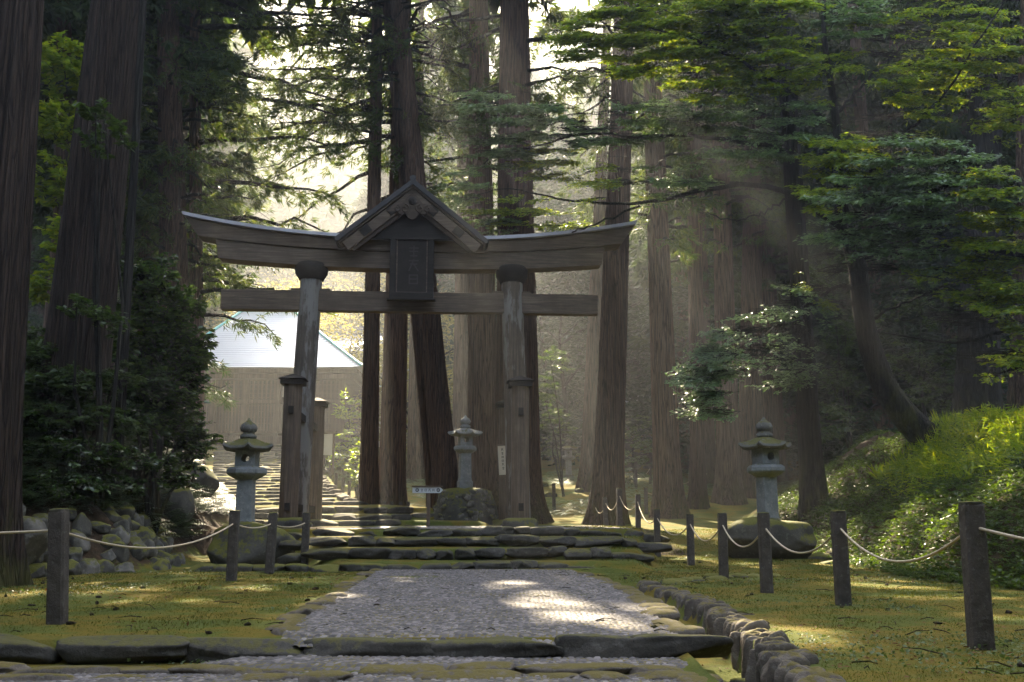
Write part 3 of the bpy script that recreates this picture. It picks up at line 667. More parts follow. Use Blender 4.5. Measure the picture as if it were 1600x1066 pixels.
# gable roof
GW=tx(118); za=tz(298); ze=tz(390); sl=math.atan2(za-ze,GW); SL=math.hypot(GW,za-ze)
for sx in(-1,1):
    R_=np.array([[math.cos(sl),0,sx*math.sin(sl)],[0,1,0],[-sx*math.sin(sl),0,math.cos(sl)]])
    def gb(name,mat,u0,u1,off,th,y0,y1):
        m=MB(); c=np.array([sx*(u0+u1)/2*math.cos(sl),(y0+y1)/2,za-(u0+u1)/2*math.sin(sl)])+R_@np.array([0,0,-off-th/2])
        m.box(c,(u1-u0,y1-y0,th),rot=R_); return m.build(name,mat,parent=gr,bevel=.01)
    if sx==-1: gr=None
    if gr is None:
        m=MB(); m.tube([(0,-1.12,za+.02),(0,1.1,za+.02)],.09,10); gr=m.build("gable_roof",SHINGLE,parent=tor)
    gb("roof_slope",SHINGLE,0,SL,0,.14,-1.15,1.12)
    gb("eave_board",WOODL,.05,SL-.05,.14,.06,-1.08,1.06)
    gb("barge_board",WOODX,.1,SL-.12,.22,.30,-1.02,-.92)
    gb("inner_barge_board",WOODL,.45,SL-.25,.40,.22,-.90,-.82)
    for u in (.9,1.9): gb("purlin_end",WOODD,u,u+.3,.24,.24,-1.06,-.3)
m=MB(); m.loft([[(-GW*.74,y_,ze+.12),(GW*.74,y_,ze+.12),(0,y_,za-.55)] for y_ in (-.72,-.64)],smooth=False); m.build("gable_board",WOODD,parent=gr)
# carved pendant
def scroll(cx,cz_,r0,turns,dirn,ph):
    t=np.linspace(0,1,30); a=ph+dirn*t*turns*2*np.pi; r_=r0*(1-.8*t)
    return np.stack([cx+np.cos(a)*r_,np.full(30,-1.08),cz_+np.sin(a)*r_],-1)
m=MB(); gzc=tz(342)
out=[(-.75,-.12),(-.55,.10),(-.30,.14),(-.12,.38),(0,.46),(.12,.38),(.30,.14),(.55,.10),(.75,-.12),(.5,-.10),(.33,-.20),(.2,-.14),(.12,-.30),(0,-.36),(-.12,-.30),(-.2,-.14),(-.33,-.20),(-.5,-.10)]
oo=np.array(out); m.loft([[(x,y_,gzc+z_) for x,z_ in oo] for y_ in(-1.07,-1.0)],smooth=False)
for sx in(-1,1):
    for cx,r0 in((.22,.14),(.45,.11)):
        m.tube(scroll(sx*cx,gzc-.02,r0,1.2,sx,math.pi/2),.022,6)
m.lathe([(.13,0),(.13,.05),(.05,.08)],16); v=m.v[-3:]; 
m.build("carved_pendant",WOODL,parent=gr)
m=MB(); a=np.linspace(0,2*np.pi,16,endpoint=False)
m.loft([np.stack([np.cos(a)*r_,np.full(16,y_),gzc+.22+np.sin(a)*r_],-1) for r_,y_ in((.12,-1.06),(.12,-1.12),(.05,-1.15))],smooth=False); m.build("boss",WOODD,parent=gr)

# ---------------------------------------------------------------- signs
sg=thing("direction_sign",P(669,826,28.5)+[0,0,-.02],"low wooden signpost with a white arrow board, in front of the lantern mound","sign")
m=MB(); m.box((0,0,.5),(.09,.09,1.06)); m.build("post",WOODZ,parent=sg,bevel=.006)
m=MB(); m.loft([[(-.44,y_,.98),(.32,y_,.98),(.40,y_,1.06),(.32,y_,1.14),(-.44,y_,1.14)] for y_ in(-.075,-.047)],smooth=False); bd=m.build("board",SIGNW,parent=sg)
m=MB(); m.box((-.04,-.06,1.16),(.84,.10,.035)); m.build("rail",WOODX,parent=sg)
m=MB()
for cx in (-.31,.27):
    a=np.linspace(0,2*np.pi,20,endpoint=False)
    m.loft([np.stack([cx+np.cos(a)*r_,np.full(20,-.079),1.06+np.sin(a)*r_],-1) for r_ in(.05,.026)],smooth=False,caps=False)
    m.loft([np.stack([cx+np.cos(a)*r_,np.full(20,-.079),1.06+np.sin(a)*r_],-1) for r_ in(.013,.001)],smooth=False,caps=False)
for k,i in enumerate((0,2,1,3)): strokes(m,-.18+.105*k,1.06,.075,KAN[i],-.080,.008)
m.build("lettering",BLACK,parent=bd)
nb=thing("tree_notice",P(786,742,32.3),"tall narrow cream notice board with vertical writing, leaning by the cedar behind the gate","notice board"); nb.rotation_euler=(0,-.06,0)
m=MB(); m.box((0,0,.45),(.24,.04,.9)); nbb=m.build("board",PAPER,parent=nb)
m=MB(); m.box((0,-.01,.93),(.30,.10,.05)); m.build("top_rail",WOODX,parent=nb)
m=MB(); m.box((0.03,.06,-.35),(.07,.07,2.3)); m.build("post",WOODZ,parent=nb)
m=MB()
for k in range(6): strokes(m,.02,.78-.115*k,.085,KAN[(k*3+1)%4],-.023,.011)
m.build("lettering",BLACK,parent=nbb)
hb=thing("notice_board",P(511,735,46),"small framed pale notice board on two posts beside the long stair","notice board")
m=MB()
m.box((0,0,1.15),(.42,.05,.95)); b_=m.build("board",SIGNW,parent=hb)
m=MB()
for sx in(-1,1): m.box((sx*.26,0,.75),(.09,.09,1.9))
m.build("frame",WOODZ,parent=hb)
m=MB(); m.box((0,0,1.72),(.75,.3,.07)); m.build("roof",WOODX,parent=hb)

# ---------------------------------------------------------------- halls
HY=56.0; hx0,hx1=-18.2,-9.3; hz=5.15
hall=thing("wooden_hall",((hx0+hx1)/2,HY,hz),"wooden shrine hall with pale metal hipped roof at the top of the long stair","hall")
hw=(hx1-hx0)/2; HD=9.0; we=4.2
m=MB(); m.box((0,HD/2,we/2+.3),(2*hw-.1,HD,we-.6+.6)); m.build("wall",HALLD,parent=hall)
m=MB()
nb_=5; bw=2*hw/nb_
for k in range(nb_+1): m.box((-hw+k*bw,-.08,we/2),(.26,.26,we))
m.build("wall_post",HALLW,parent=hall,bevel=.02)
m=MB()
for z_,h_ in ((.62,.2),(2.35,.20),(3.75,.22),(4.1,.2)): m.box((0,-.06,z_),(2*hw+.1,.18,h_))
m.build("rail",HALLW,parent=hall,bevel=.02)
for k in range(nb_):
    xc=-hw+(k+.5)*bw
    for z0,z1,nn in ((.75,2.22,9),(2.5,3.6,7)):
        m=MB()
        if not(k==3 and z0>1):
            for j in range(nn): m.box((xc-(bw-.36)/2+j*(bw-.36)/(nn-1),-.085,(z0+z1)/2),(.09,.05,z1-z0))
            for j in range(5): m.box((xc,-.09,z0+.08+j*(z1-z0-.16)/4),(bw-.32,.03,.035))
        else: m.box((xc,-.08,(z0+z1)/2),(bw-.5,.04,z1-z0-.2))
        m.build("shutter",PLASTER if (k==3 and z0>1) else HALLW,parent=hall)
    m=MB(); m.box((xc,-.02,.26),(bw-.28,.05,.5))
    for j in range(14): m.box((xc-(bw-.3)/2+j*(bw-.3)/13,-.07,.26),(.05,.05,.5))
    m.build("base_lattice",HALLD,parent=hall)
m=MB(); m.box((0,-.85,.55),(2*hw+1,1.6,.12)); m.build("veranda",HALLW,parent=hall)
for k in range(9):
    m=MB(); m.box((-hw-.3+k*(2*hw+.6)/8,-1.5,.22),(.16,.16,.56)); m.build("veranda_post",HALLD,parent=hall)
# roof: hipped, concave
ex0,ex1=-19.1-hall.location.x,-8.1-hall.location.x; ey0,ey1=-1.3,HD+1.3
rx0,rx1=(372-800)/1600*60.5-hall.location.x,(452-800)/1600*60.5-hall.location.x; ry=(ey0+ey1)/2; ze_=Z(574,54.8)-hz; zr_=Z(487,60.5)-hz
rings=[]
for k,t in enumerate(np.linspace(0,1,28)):
    zc=ze_+(zr_-ze_)*(t**1.04)
    xs0=ex0*(1-t)+rx0*t; xs1=ex1*(1-t)+rx1*t; y0=ey0*(1-t)+(ry-.2)*t; y1=ey1*(1-t)+(ry+.2)*t
    n_=14; fr=np.linspace(0,1,n_); up=.05*(1-t)*(np.abs(fr*2-1)**3)
    ring=[(xs0+(xs1-xs0)*f_,y0,zc+u_) for f_,u_ in zip(fr,up)]+[(xs1,y0+(y1-y0)*f_,zc+u_) for f_,u_ in zip(fr[1:],up[1:])]+[(xs1-(xs1-xs0)*f_,y1,zc+u_) for f_,u_ in zip(fr[1:],up[1:])]+[(xs0,y1-(y1-y0)*f_,zc+u_) for f_,u_ in zip(fr[1:-1],up[1:-1])]
    if k: rings.append([(a_,b_,c_-.035) for a_,b_,c_ in ring])
    rings.append(ring)
m=MB(); m.loft(rings,smooth=False); rf=m.build("roof",ROOFM,parent=hall)
m=MB()
for (a_,b_) in (((ex0,ey0),(rx0,ry-.2)),((ex1,ey0),(rx1,ry-.2)),((ex0,ey1),(rx0,ry+.2)),((ex1,ey1),(rx1,ry+.2))):
    m.tube([(a_[0]*(1-t)+b_[0]*t,a_[1]*(1-t)+b_[1]*t,ze_+(zr_-ze_)*(t**1.04)+.05*(1-t)+.03) for t in np.linspace(0,1,16)],.09,6)
m.box(((rx0+rx1)/2,ry,zr_+.18),(rx1-rx0+.5,.6,.5))
m.build("ridge",TEAL,parent=rf)
m=MB(); m.box((0,HD/2,ze_-.16),(ex1-ex0-.3,ey1-ey0-.3,.24)); m.box((0,HD/2,ze_-.42),(ex1-ex0-1.0,ey1-ey0-1.0,.24)); m.build("eave",HALLW,parent=hall)
# second hall behind
b2=thing("rear_hall",((515-800)/1600*76,76,gz(-13,76)),"grey-violet roofed hall just visible behind the main hall's roof","hall")
z2=float(b2.location.z); zr2=Z(516,80)-z2; ze2=Z(552,76)-z2
m=MB(); m.box((0,4,ze2/2),(10,6,ze2)); m.build("wall",PLASTER,parent=b2)
m=MB(); m.loft([[(-6,-1,ze2),(6,-1,ze2),(6,9,ze2),(-6,9,ze2)],[(-4.6,3.6,zr2-.5),(3.0,3.6,zr2-.5),(3.0,4.4,zr2-.5),(-4.6,4.4,zr2-.5)]],smooth=False); m.build("roof",ROOFP,parent=b2)
m=MB()
for k in range(4): m.box((-.8,4,zr2-.45+k*.22),(8-.2*k,.9-.1*k,.13))
m.build("ridge",ROOFP,parent=b2)
# small shrine building on the right
sx_=(985-800)/1600*72; b3=thing("small_shrine",(sx_,72,gz(sx_,72)),"small grey-roofed shrine half hidden between two cedars on the right","hall")
z3=float(b3.location.z); zt3=Z(612,75)-z3; ze3=Z(640,72)-z3
m=MB(); m.box((0,4.2,ze3/2),(3.4,4,ze3)); m.build("wall",HALLD,parent=b3)
m=MB(); m.loft([[(-2.3,.2,ze3),(2.3,.2,ze3),(2.3,8,ze3),(-2.3,8,ze3)],[(-1.7,4,zt3),(1.7,4,zt3),(1.7,4.2,zt3),(-1.7,4.2,zt3)]],smooth=False); m.build("roof",ROOFM,parent=b3)
b4=thing("small_torii",(sx_+.1,68,gz(sx_,68)),"small stone shrine gate in front of the small shrine","gate")
z4=float(b4.location.z); zt4=Z(634,68)-z4
for sx in(-1,1):
    m=MB(); m.tube([(sx*1.5,0,-.2),(sx*1.35,0,zt4-.2)],.14,10); m.build("pillar",LANT,parent=b4)
m=MB(); curve_beam(m,2.5,2.35,lambda x:zt4+.05*x*x,lambda x:zt4-.32+.04*x*x,.4,.35,15); m.build("top_beam",LANT_M,parent=b4)
m=MB(); m.box((0,0,zt4-.85),(4.,.16,.22)); m.build("tie_beam",LANT_M,parent=b4)
# ---------------------------------------------------------------- foliage helpers
# places the sun reaches through openings cut in the crowns for it: (x, y, z, radius)
GAPS=[(.6,9.5,0,.75),(.4,11,.1,.75),(1.0,8.6,0,.6),(.7,10.2,.1,1.0),(.4,9.3,0,.8),(.2,12.6,.1,.6),(.3,14.2,.1,.5),(-1.8,9.4,0,.5),(-2.0,11.6,.1,.45),(-.2,10.6,.1,.6),(.5,7.6,-.1,.4),
      (2.0,7.4,0,.85),(2.1,8.8,0,.75),(1.9,10.2,0,.6),(2.9,7.6,0,.5),(4.6,12,.1,.6),(5.2,14.5,.1,.6),(4.4,9.5,0,.55),(2.8,11.4,.1,.35),(3.6,13,.1,.4),(1.5,8.6,-.2,.4),
      (-5,10,0,.22),(-4.2,11.2,0,.36),(-3,10.4,0,.4),(-4.6,13.2,0,.3),(-3.2,13.4,.05,.35),
      (-3.5,24.6,.8,.8),(0,24.8,.8,.8),(2.8,25.2,.5,.9),(3.6,22,.3,.6),(-.9,28.4,.8,.7),(2.6,29,.8,.7),
      (-5.2,31.5,.9,1.1),(-6.5,33,1.1,1.3),(-4.8,33.2,1.1,1.2),(-3,33.5,1.1,1.2),(-6.8,29.6,.8,.9),(-1.2,31.8,.8,.9),(1.8,31.6,.9,.8),(-.8,34.5,1.9,.9),(-5,29,.8,.8),
      (-6.6,39,2,1.5),(-7.6,43,3,1.8),(-5.2,37.5,2,1.4),(-5.5,41,2.2,1.4),(-8.5,47,4,1.8),(-9,52,5,2.),(-5.0,38.5,6,1.3),(-6.5,40.5,7,1.5),
      (-9.6,38.5,1.9,.6),(-8.8,36.5,1.7,.5),(-10.5,46,3.2,.7),(-11,50,4,.6),
      (-15,58,10,2.2),(-12.5,59,11,2.4),(-10,58,10,1.8),(-17,58,9.5,1.6),
      (2.2,40,1.2,.8),(4,44,1.5,1.0),(2.6,49,3,1.2),(6,52,3.2,1.2),(15.5,50,3.5,1.),
      (8.8,18.4,2.6,1.0),(8.,16.8,1.8,.5),(10.2,21,3.6,1.1),(6.9,19.5,1.0,.6),(9.6,20,3.2,1.1),(5.4,12.4,.1,.4),(7.8,20.5,1.8,.7),
      (12.5,24,12,.8),(-5.3,35,6,1.5),(-4.2,36,9,1.3),(-6.2,37,11,1.4),
      (-5.6,36,4,1.0),(-4.4,35.5,3,.8),(-6.0,38,9,1.3),(-3.2,36,4,.5),(-7.5,40,9,1.3),
      (-5.8,41,13,1.6),(-7.5,42,9,1.5),(-4.8,34,5,1.6),(-4.8,32,3,1.5),(-3,33,5,1.2),(-5.6,30.5,2,1.2),(-3.4,35.5,8,1.2)]
GAPS+=[tuple(P(*q[:3]))+(q[3],) for q in ((960,80,25,.8),(1100,50,24.5,1.0),(1330,250,24,.7),(1450,120,24,1.1),(1540,80,23.5,1.2),(1450,240,21.5,.6),(1290,90,25,.6),(1030,130,25,.7),(1560,320,20.5,.6),(740,340,34,.5),(880,50,25,.6))]
GP=np.array([g[:3] for g in GAPS]); GR=np.array([g[3] for g in GAPS])
def open_mask(p,r=None):
    """True where a clump stands in one of the openings towards the sun"""
    out=np.zeros(len(p),bool)
    jit=.82+.36*(fbm(p[:,0]*1.7+p[:,2],p[:,1]*1.7,77,1.3,2)*.5+.5)
    for g,rr in zip(GP,GR):
        d=p-g; t=d@S; perp=np.linalg.norm(d-t[:,None]*S,axis=1)
        out|=(perp<rr*jit)&(t>1.)
    return out
def unit(v): return v/(np.linalg.norm(v,axis=-1,keepdims=True)+1e-9)
def blades(m,C,D,k,L,w,r,spread=.7,mat=0,droop=.25):
    C=np.repeat(C,k,0); D=np.repeat(D,k,0); n=len(C)
    if n==0: return
    d=unit(D+r.normal(0,spread,(n,3))-[0,0,droop]); s=unit(np.cross(d,r.normal(0,1,(n,3))))
    LL=(L*r.uniform(.6,1.25,n))[:,None] if np.isscalar(L) else (np.repeat(L,k)*r.uniform(.6,1.25,n))[:,None]
    ww=(w if np.isscalar(w) else np.repeat(w,k)[:,None])
    o=C+r.normal(0,.04,(n,3))
    v=np.stack([o-s*ww*.25,o+d*LL*.45+s*ww*.5,o+d*LL,o+d*LL*.45-s*ww*.5],1).reshape(-1,3)
    m.add(v,np.arange(4*n).reshape(n,4),mat,False)
def cedar_crown(seed,H,zlow,R,dens=3.0,axis=(0,0),base=(0,0,0),cut=True,fine_top=21.,kb=9,rad=.3,sparse=0.,Lf=.34,wf=.045,extra=(),hole_top=0.):
    """returns MB with needle sprays (mat 0) and branches (mat 1), local to base; axis = lean per metre"""
    r=np.random.default_rng(seed); m=MB(); base=np.asarray(base,float)
    nbr=int((H-zlow)*dens); CC=[];DD=[];LL=[];WW=[]
    spec=[(None,)]*nbr+list(extra)
    for i,e in enumerate(spec):
        if e[0] is None:
            h=zlow+(H-zlow)*((i+r.random())/nbr)**1.0; az=r.uniform(0,2*np.pi)
            u=(h-zlow)/(H-zlow); prof=(min(1,.55+u*2.2))*(1-u)**.75
            L=R*prof*r.uniform(.65,1.15)*(1.3 if h>17 else 1)+.5; rise_=r.uniform(-.05,.25); dr=r.uniform(.25,.6)
        else:
            h,az,L,rise_,dr=e
        o=np.array([axis[0]*h,axis[1]*h,h]); out=np.array([math.cos(az),math.sin(az),0])
        t=np.linspace(0,1,7)[:,None]; wob=r.normal(0,.05*L,(7,3))*t
        pts=o+out*L*t+np.array([0,0,1])*(rise_*L*t-dr*L*t*t*.6)+wob
        fine=(base[2]+h)<fine_top
        if fine or L>3: m.tube(pts,np.linspace(.045+.012*L,.012,7),5 if fine else 3,1,False)
        side=np.cross(out,[0,0,1])
        if fine:
            nt_=int(L*11*(1-sparse)); tt=r.uniform(.22,1,nt_)**.8
            lat=r.normal(0,.26,nt_)*L*(1.05-tt)*1.0+r.normal(0,.12,nt_)
            pos=np.stack([np.interp(tt,t[:,0],pts[:,q]) for q in range(3)],-1)+side*lat[:,None]-np.array([0,0,1])*(np.abs(lat)*.3+np.abs(r.normal(0,.16,nt_)))[:,None]
            dirs=unit(out*.8+side*np.sign(lat)[:,None]*.6-np.array([0,0,.35]))
            CC.append(pos);DD.append(dirs);LL.append(np.full(nt_,Lf));WW.append(np.full(nt_,wf))
        elif base[2]+h<hole_top:
            nt_=int(L*11*(1-sparse*.5)); tt=r.uniform(.2,1,nt_)**.8; lat=r.normal(0,.28,nt_)*L*(1.05-tt)
            pos=np.stack([np.interp(tt,t[:,0],pts[:,q]) for q in range(3)],-1)+side*lat[:,None]+r.normal(0,.15,(nt_,3))
            CC.append(pos);DD.append(np.tile(unit(out-[0,0,.4]),(nt_,1)));LL.append(np.full(nt_,.52));WW.append(np.full(nt_,.13))
        else:
            nt_=int(L*7*(1-sparse*.5)); tt=r.uniform(.2,1,nt_)**.8; lat=r.normal(0,.3,nt_)*L*(1.05-tt)
            pos=np.stack([np.interp(tt,t[:,0],pts[:,q]) for q in range(3)],-1)+side*lat[:,None]+r.normal(0,.15,(nt_,3))
            CC.append(pos);DD.append(np.tile(unit(out-[0,0,.4]),(nt_,1)));big=(h>17) if fine_top>0 else (h>22)
            LL.append(np.full(nt_,1.15 if big else .75));WW.append(np.full(nt_,.42 if big else .20))
    C=np.concatenate(CC);D=np.concatenate(DD);L_=np.concatenate(LL);W_=np.concatenate(WW)
    if cut:
        k=~open_mask(C+base); C,D,L_,W_=C[k],D[k],L_[k],W_[k]
    f=L_<.5
    blades(m,C[f],D[f],kb,L_[f],W_[f],r,.55)
    blades(m,C[~f],D[~f],6,L_[~f],W_[~f],r,.8)
    return m
def trunk_mesh(r0,H,axis=(0,0),seed=0,flare=.55,seg=110,rt=.25,bend=0.):
    r=np.random.default_rng(seed); a=np.linspace(0,2*np.pi,seg,endpoint=False)
    hs=np.concatenate([np.linspace(-.6,2.2,18),np.linspace(2.6,H,26)]); rings=[]
    ph=r.uniform(0,6.28,6); lob=r.integers(4,7)
    for h in hs:
        hh=max(h,0); fl=flare*math.exp(-max(hh,0)/.75)
        rr=r0*(rt+(1-rt)*(1-hh/H)**.8)
        rr=rr*(1+.05*np.sin(5*a+ph[0]+.1*h)+.028*np.sin(11*a+ph[1]+.2*h)+.018*np.sin(19*a+ph[2]-.15*h)+.012*np.sin(31*a+ph[3]))
        if seg>60: rr=rr*(1-.030*np.abs(np.sin(8.5*a+ph[1]+.06*h))**.5-.022*np.abs(np.sin(14.5*a+ph[2]-.08*h+np.sin(h*.3)))**.6)*1.03
        rr=rr*(1+fl*(.55+.55*np.maximum(0,np.sin(lob*a+ph[4]+.3*h))+.2*np.sin(2*a+ph[5])))
        bx=bend*math.sin(h*.25)
        rings.append(np.stack([axis[0]*h+bx+np.cos(a)*rr,axis[1]*h+np.sin(a)*rr,np.full(seg,h)],-1))
    m=MB(); m.loft(rings); return m
# (label, base px, distance, width px, px where the trunk leaves the top, top width, crown start z, crown radius, bark, options)
CED=[
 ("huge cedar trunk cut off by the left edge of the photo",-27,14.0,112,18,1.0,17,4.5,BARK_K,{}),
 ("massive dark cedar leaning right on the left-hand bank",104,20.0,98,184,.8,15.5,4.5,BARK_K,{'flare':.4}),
 ("slim dark pole-like cedar right beside the massive leaning cedar",188,19.4,15,224,.9,14,2.0,BARK_D,{}),
 ("pale-edged cedar behind the left end of the gate's top beam",285,34.0,50,262,.8,9.2,3.4,BARK,{'dens':3.8}),
 ("reddish cedar just right of the pale-edged one, behind the leafy shrub",314,35.5,24,304,.8,9.6,3.6,BARK_R,{'dens':3.2}),
 ("orange-brown cedar rising left of the hall's roof",349,71,22,343,.8,19,4.8,BARK_R,{'sparse':.25}),
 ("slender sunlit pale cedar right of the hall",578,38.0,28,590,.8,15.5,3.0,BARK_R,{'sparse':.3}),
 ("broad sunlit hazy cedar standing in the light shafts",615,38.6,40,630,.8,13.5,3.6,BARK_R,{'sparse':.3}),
 ("thin left-leaning cedar of the leaning pair behind the gate",686,37.0,23,603,.9,15,2.6,BARK,{}),
 ("thicker left-leaning cedar of the leaning pair, beside the mound",705,36.2,40,622,.9,15.5,3.0,BARK,{}),
 ("big cedar directly behind the small central lantern",757,37.2,50,747,.8,13.5,4.0,BARK_R,{}),
 ("huge cedar with spreading roots behind the gate's right pillar",807,34.8,70,803,.8,15.5,4.4,BARK,{'flare':.9}),
 ("tall straight cedar under the right end of the gate's beam",945,33.2,46,976,.8,15,3.4,BARK,{}),
 ("dim narrow cedar left of the tall straight one",917,46.0,25,950,.8,15,3.5,BARK,{}),
 ("broad-footed cedar right of the small far shrine",1042,38.0,42,1015,.8,11.3,3.4,BARK_R,{}),
 ("slender straight cedar in the right-hand grove",1087,40.5,24,1086,.9,15.5,3.0,BARK,{}),
 ("left one of the close pair of cedars behind the right lantern",1135,42.0,36,1120,.8,12.5,3.4,BARK_R,{}),
 ("right one of the close pair of cedars behind the right lantern",1168,44.0,36,1178,.8,13,3.4,BARK,{}),
 ("dark cedar on the bank just right of the right stone lantern",1266,27.0,34,1222,.85,17,3.2,BARK_D,{}),
 ("dim cedar behind the curved dark tree",1392,48,34,1400,.8,13,4,BARK,{}),
 ("wide black-brown cedar at the back of the right-hand bank",1525,33,62,1545,.8,15,4,BARK_D,{}),
 ("dark cedar trunk at the far right edge beyond the bank",1600,30,46,1612,.8,15,4,BARK,{}),
 ("pale hazy cedar right of the sunlit pair",651,50,26,655,.8,14,3.5,BARK_R,{'sparse':.2}),
 ("faint cedar seen between the leaning pair and the big cedar",722,54,30,726,.8,16,3.8,BARK_R,{}),
 ("dark cedar half hidden left of the hall",233,40,28,228,.8,9,4.2,BARK,{}),
 ("dim cedar far behind the young leaves between the two left trunks",88,33,30,100,.8,13,4,BARK,{}),
]
for i,(lab,bpx,d,w,tpx,tw,zl,R,bark,op) in enumerate(CED):
    x=(bpx-800)/1600*d; z=gz(x,d)-.05; top=P(tpx,0,d)
    ax=(top[0]-x)/(top[2]-z); H=float(np.clip(33+ (i*7%5),30,38)) if i!=2 else 22.
    r0=w*d/1600/2*1.02
    root=thing("cedar_tree",(x,d,z),lab,"cedar tree",None)
    extra=[]
    if i==4: extra=[(7.4,-.25,4.6,.12,.45),(7.9,.05,4.2,.0,.5),(8.6,-.5,3.4,.1,.45),(6.6,-.1,3.0,.1,.6)]
    if i==4: extra+=[(10,.0,5.5,.2,.5),(11.5,.25,6,.2,.45),(13,-.2,6,.15,.5),(14.5,.1,6.5,.15,.5),(16,.3,6.5,.1,.45),(17.5,-.1,7,.1,.45),(12.3,.5,4.5,.1,.5)]
    if i==4: extra+=[(18+.8*q,-.1+.5*math.sin(q*1.9),6.2-.12*q,.05,.35) for q in range(16)]  # unseen high boughs added to block sun from the left trunks
    if i==7: extra=[(12.6,2.7,4.2,-.25,.3),(13.9,2.9,5.2,-.3,.3),(15,3.3,5.,-.2,.4),(11.8,3.0,3.8,-.3,.3)]+[(15.5+.45*q,3.14+.35*math.sin(q*2.1),5.5+1.2*math.sin(q),.0,.3) for q in range(11)]
    if i==6: extra=[(19+.8*q,3.14+.6*math.sin(q*2.3),4.6,.05,.35) for q in range(15)]+[(14.5+.6*q,3.2+.5*math.sin(q*1.7),4.5,.0,.35) for q in range(7)]  # the highest boughs are likewise added to block the sun
    m=trunk_mesh(r0,H,(ax,.0),100+i,flare=op.get('flare',.6),rt=.22 if i!=1 else .05)
    m.build("trunk",bark,parent=root)
    cm=cedar_crown(500+i,H,zl-z,R,op.get('dens',2.8),(ax,0),(x,d,z),True,rad=r0,sparse=op.get('sparse',0.),extra=extra,fine_top=16 if d<22 else 21.5,hole_top=max(21.5,1.5+.57*d))
    cm.build("crown",[CEDAR,BRANCHM],parent=root)

# background cedars: five kinds built once, then copied through the wood behind
protos=[]
for k in range(5):
    root=thing("background_cedar",(0,0,0),"x","cedar tree"); H=30+k
    trunk_mesh(.42+.06*k,H,(.004*(k-2),0),300+k,rt=.25,seg=24,flare=.5).build("trunk",BARK if k%2 else BARK_R,parent=root)
    cedar_crown(700+k,H,3.4+1.5*k,3.7,3.3,(0,0),(0,0,100),False,fine_top=0).build("crown",[CEDAR_F,BRANCHM],parent=root)
    protos.append(root)
r=np.random.default_rng(42); placed=[]; cnt=0
def crosses(x,y,w=3.6):
    for g,rr in zip(GP,GR):
        t=(y-g[1])/S[1]
        if t>1 and abs(g[0]+t*S[0]-x)<w and gz(x,y)+5<g[2]+t*S[2]<gz(x,y)+38: return True
    return False
def bgtree(x,y,s,k):
    global cnt
    o=protos[k] if cnt<0 else None
    first=protos[k].get('_used') is None
    o=protos[k] if first else copy_tree(protos[k])
    protos[k]['_used']=1
    o.location=(x,y,gz(x,y)-.2); o.rotation_euler[2]=r.uniform(0,6.28); o.scale=(s,s,s*r.uniform(.92,1.1)); cnt+=1
    if crosses(x,y) or y<50:
        o.rotation_euler[2]=0; sc=np.array(o.scale); o.scale=(1,1,1); z=o.location.z
        for ch in o.children:
            if ch.name.startswith('crown'):
                old=ch.data; cm=cedar_crown(2000+cnt,(30+k)*s,(3.4+1.5*k)*s,3.7*s,3.0,(0,0),(x,y,z),True,fine_top=0 if y>=50 else .7+.3*y,kb=8,hole_top=0 if y>=50 else 2+.57*y)
                t_=cm.build("crown_tmp",[CEDAR_F,BRANCHM]); ch.data=t_.data; bpy.data.objects.remove(t_); ch.data.name="crown"
    tag(o,"tall cedar of the dim wood behind the front rows of trunks","cedar tree","cedars of the wood behind")
for gy in np.arange(50,135,5.5):
    for gx in np.arange(-70,80,5.2):
        x=gx+r.uniform(-1.9,1.9); y=gy+r.uniform(-2,2); px=800+1600*x/y
        if y<74 and -22<x<-6: continue
        if 330<px<612 : continue
        if px<-60 or px>1700: continue
        if 940<px<1030 and y<80: continue
        if y<60 and (800<px<900): continue
        if any((x-a)**2+(y-b)**2<9 for a,b in placed): continue
        if crosses(x,y,.9): continue
        placed.append((x,y)); bgtree(x,y,r.uniform(.85,1.2),int(r.integers(0,5)))
for x,y in [(20,36),(26,40),(16,44),(22,47),(30,33),(-24,34),(-20,44),(-28,46),(-19,26),(-27,28),(-13.2,39),(-16,45),(-14.5,34),(-19.5,38),(-17,31),(28,48),(12.5,52),(-20,52),(9,48.5)]:
    placed.append((x,y)); bgtree(x,y,1.,int(r.integers(0,5)))
for p_ in protos:
    if '_used' in p_: del p_['_used']
for o in bpy.data.objects:
    if '_used' in o: del o['_used']

# low bright trees behind the hall (backlight put into their leaf colour) and the far wooded hillside
def low_tree(x,y,h,R,seed,label,mats,group=None,n=2600,ls=.30,zb=.18):
    z=gz(x,y)-.1; root=thing("broadleaf_tree",(x,y,z),label,"tree",group)
    r=np.random.default_rng(seed); m=MB()
    pts=[(0,0,0),(R*.05,0,h*.3),(-R*.05,R*.03,h*.6),(0,0,h*.85)]
    m.tube(pts,[.16,.13,.09,.03],7)
    for k in range(9):
        h0=h*r.uniform(.25,.75); a=r.uniform(0,6.28); L=R*r.uniform(.5,.85)
        m.tube([(0,0,h0),(math.cos(a)*L*.5,math.sin(a)*L*.5,h0+L*.35),(math.cos(a)*L,math.sin(a)*L,h0+L*.5)],[.06,.04,.015],5)
    m.build("trunk",BARK_D,parent=root)
    # clumps
    nc=26; cc=[]
    for k in range(nc):
        u=r.uniform(zb,1); rr=R*math.sqrt(max(0.02,1-((u-.55)/.5)**2))*r.uniform(.3,1); a=r.uniform(0,6.28)
        cc.append((math.cos(a)*rr,math.sin(a)*rr,h*u))
    cc=np.array(cc); pick=r.integers(0,nc,n); off=r.normal(0,1,(n,3))*[R*.2,R*.2,R*.11]
    C=cc[pick]+off; k_=~open_mask(C+[x,y,z]); C=C[k_]
    m=MB(); leaves(m,C,unit(off[k_]+[0,0,.2]),ls,r,tilt=.5); m.build("crown",mats,parent=root); return root
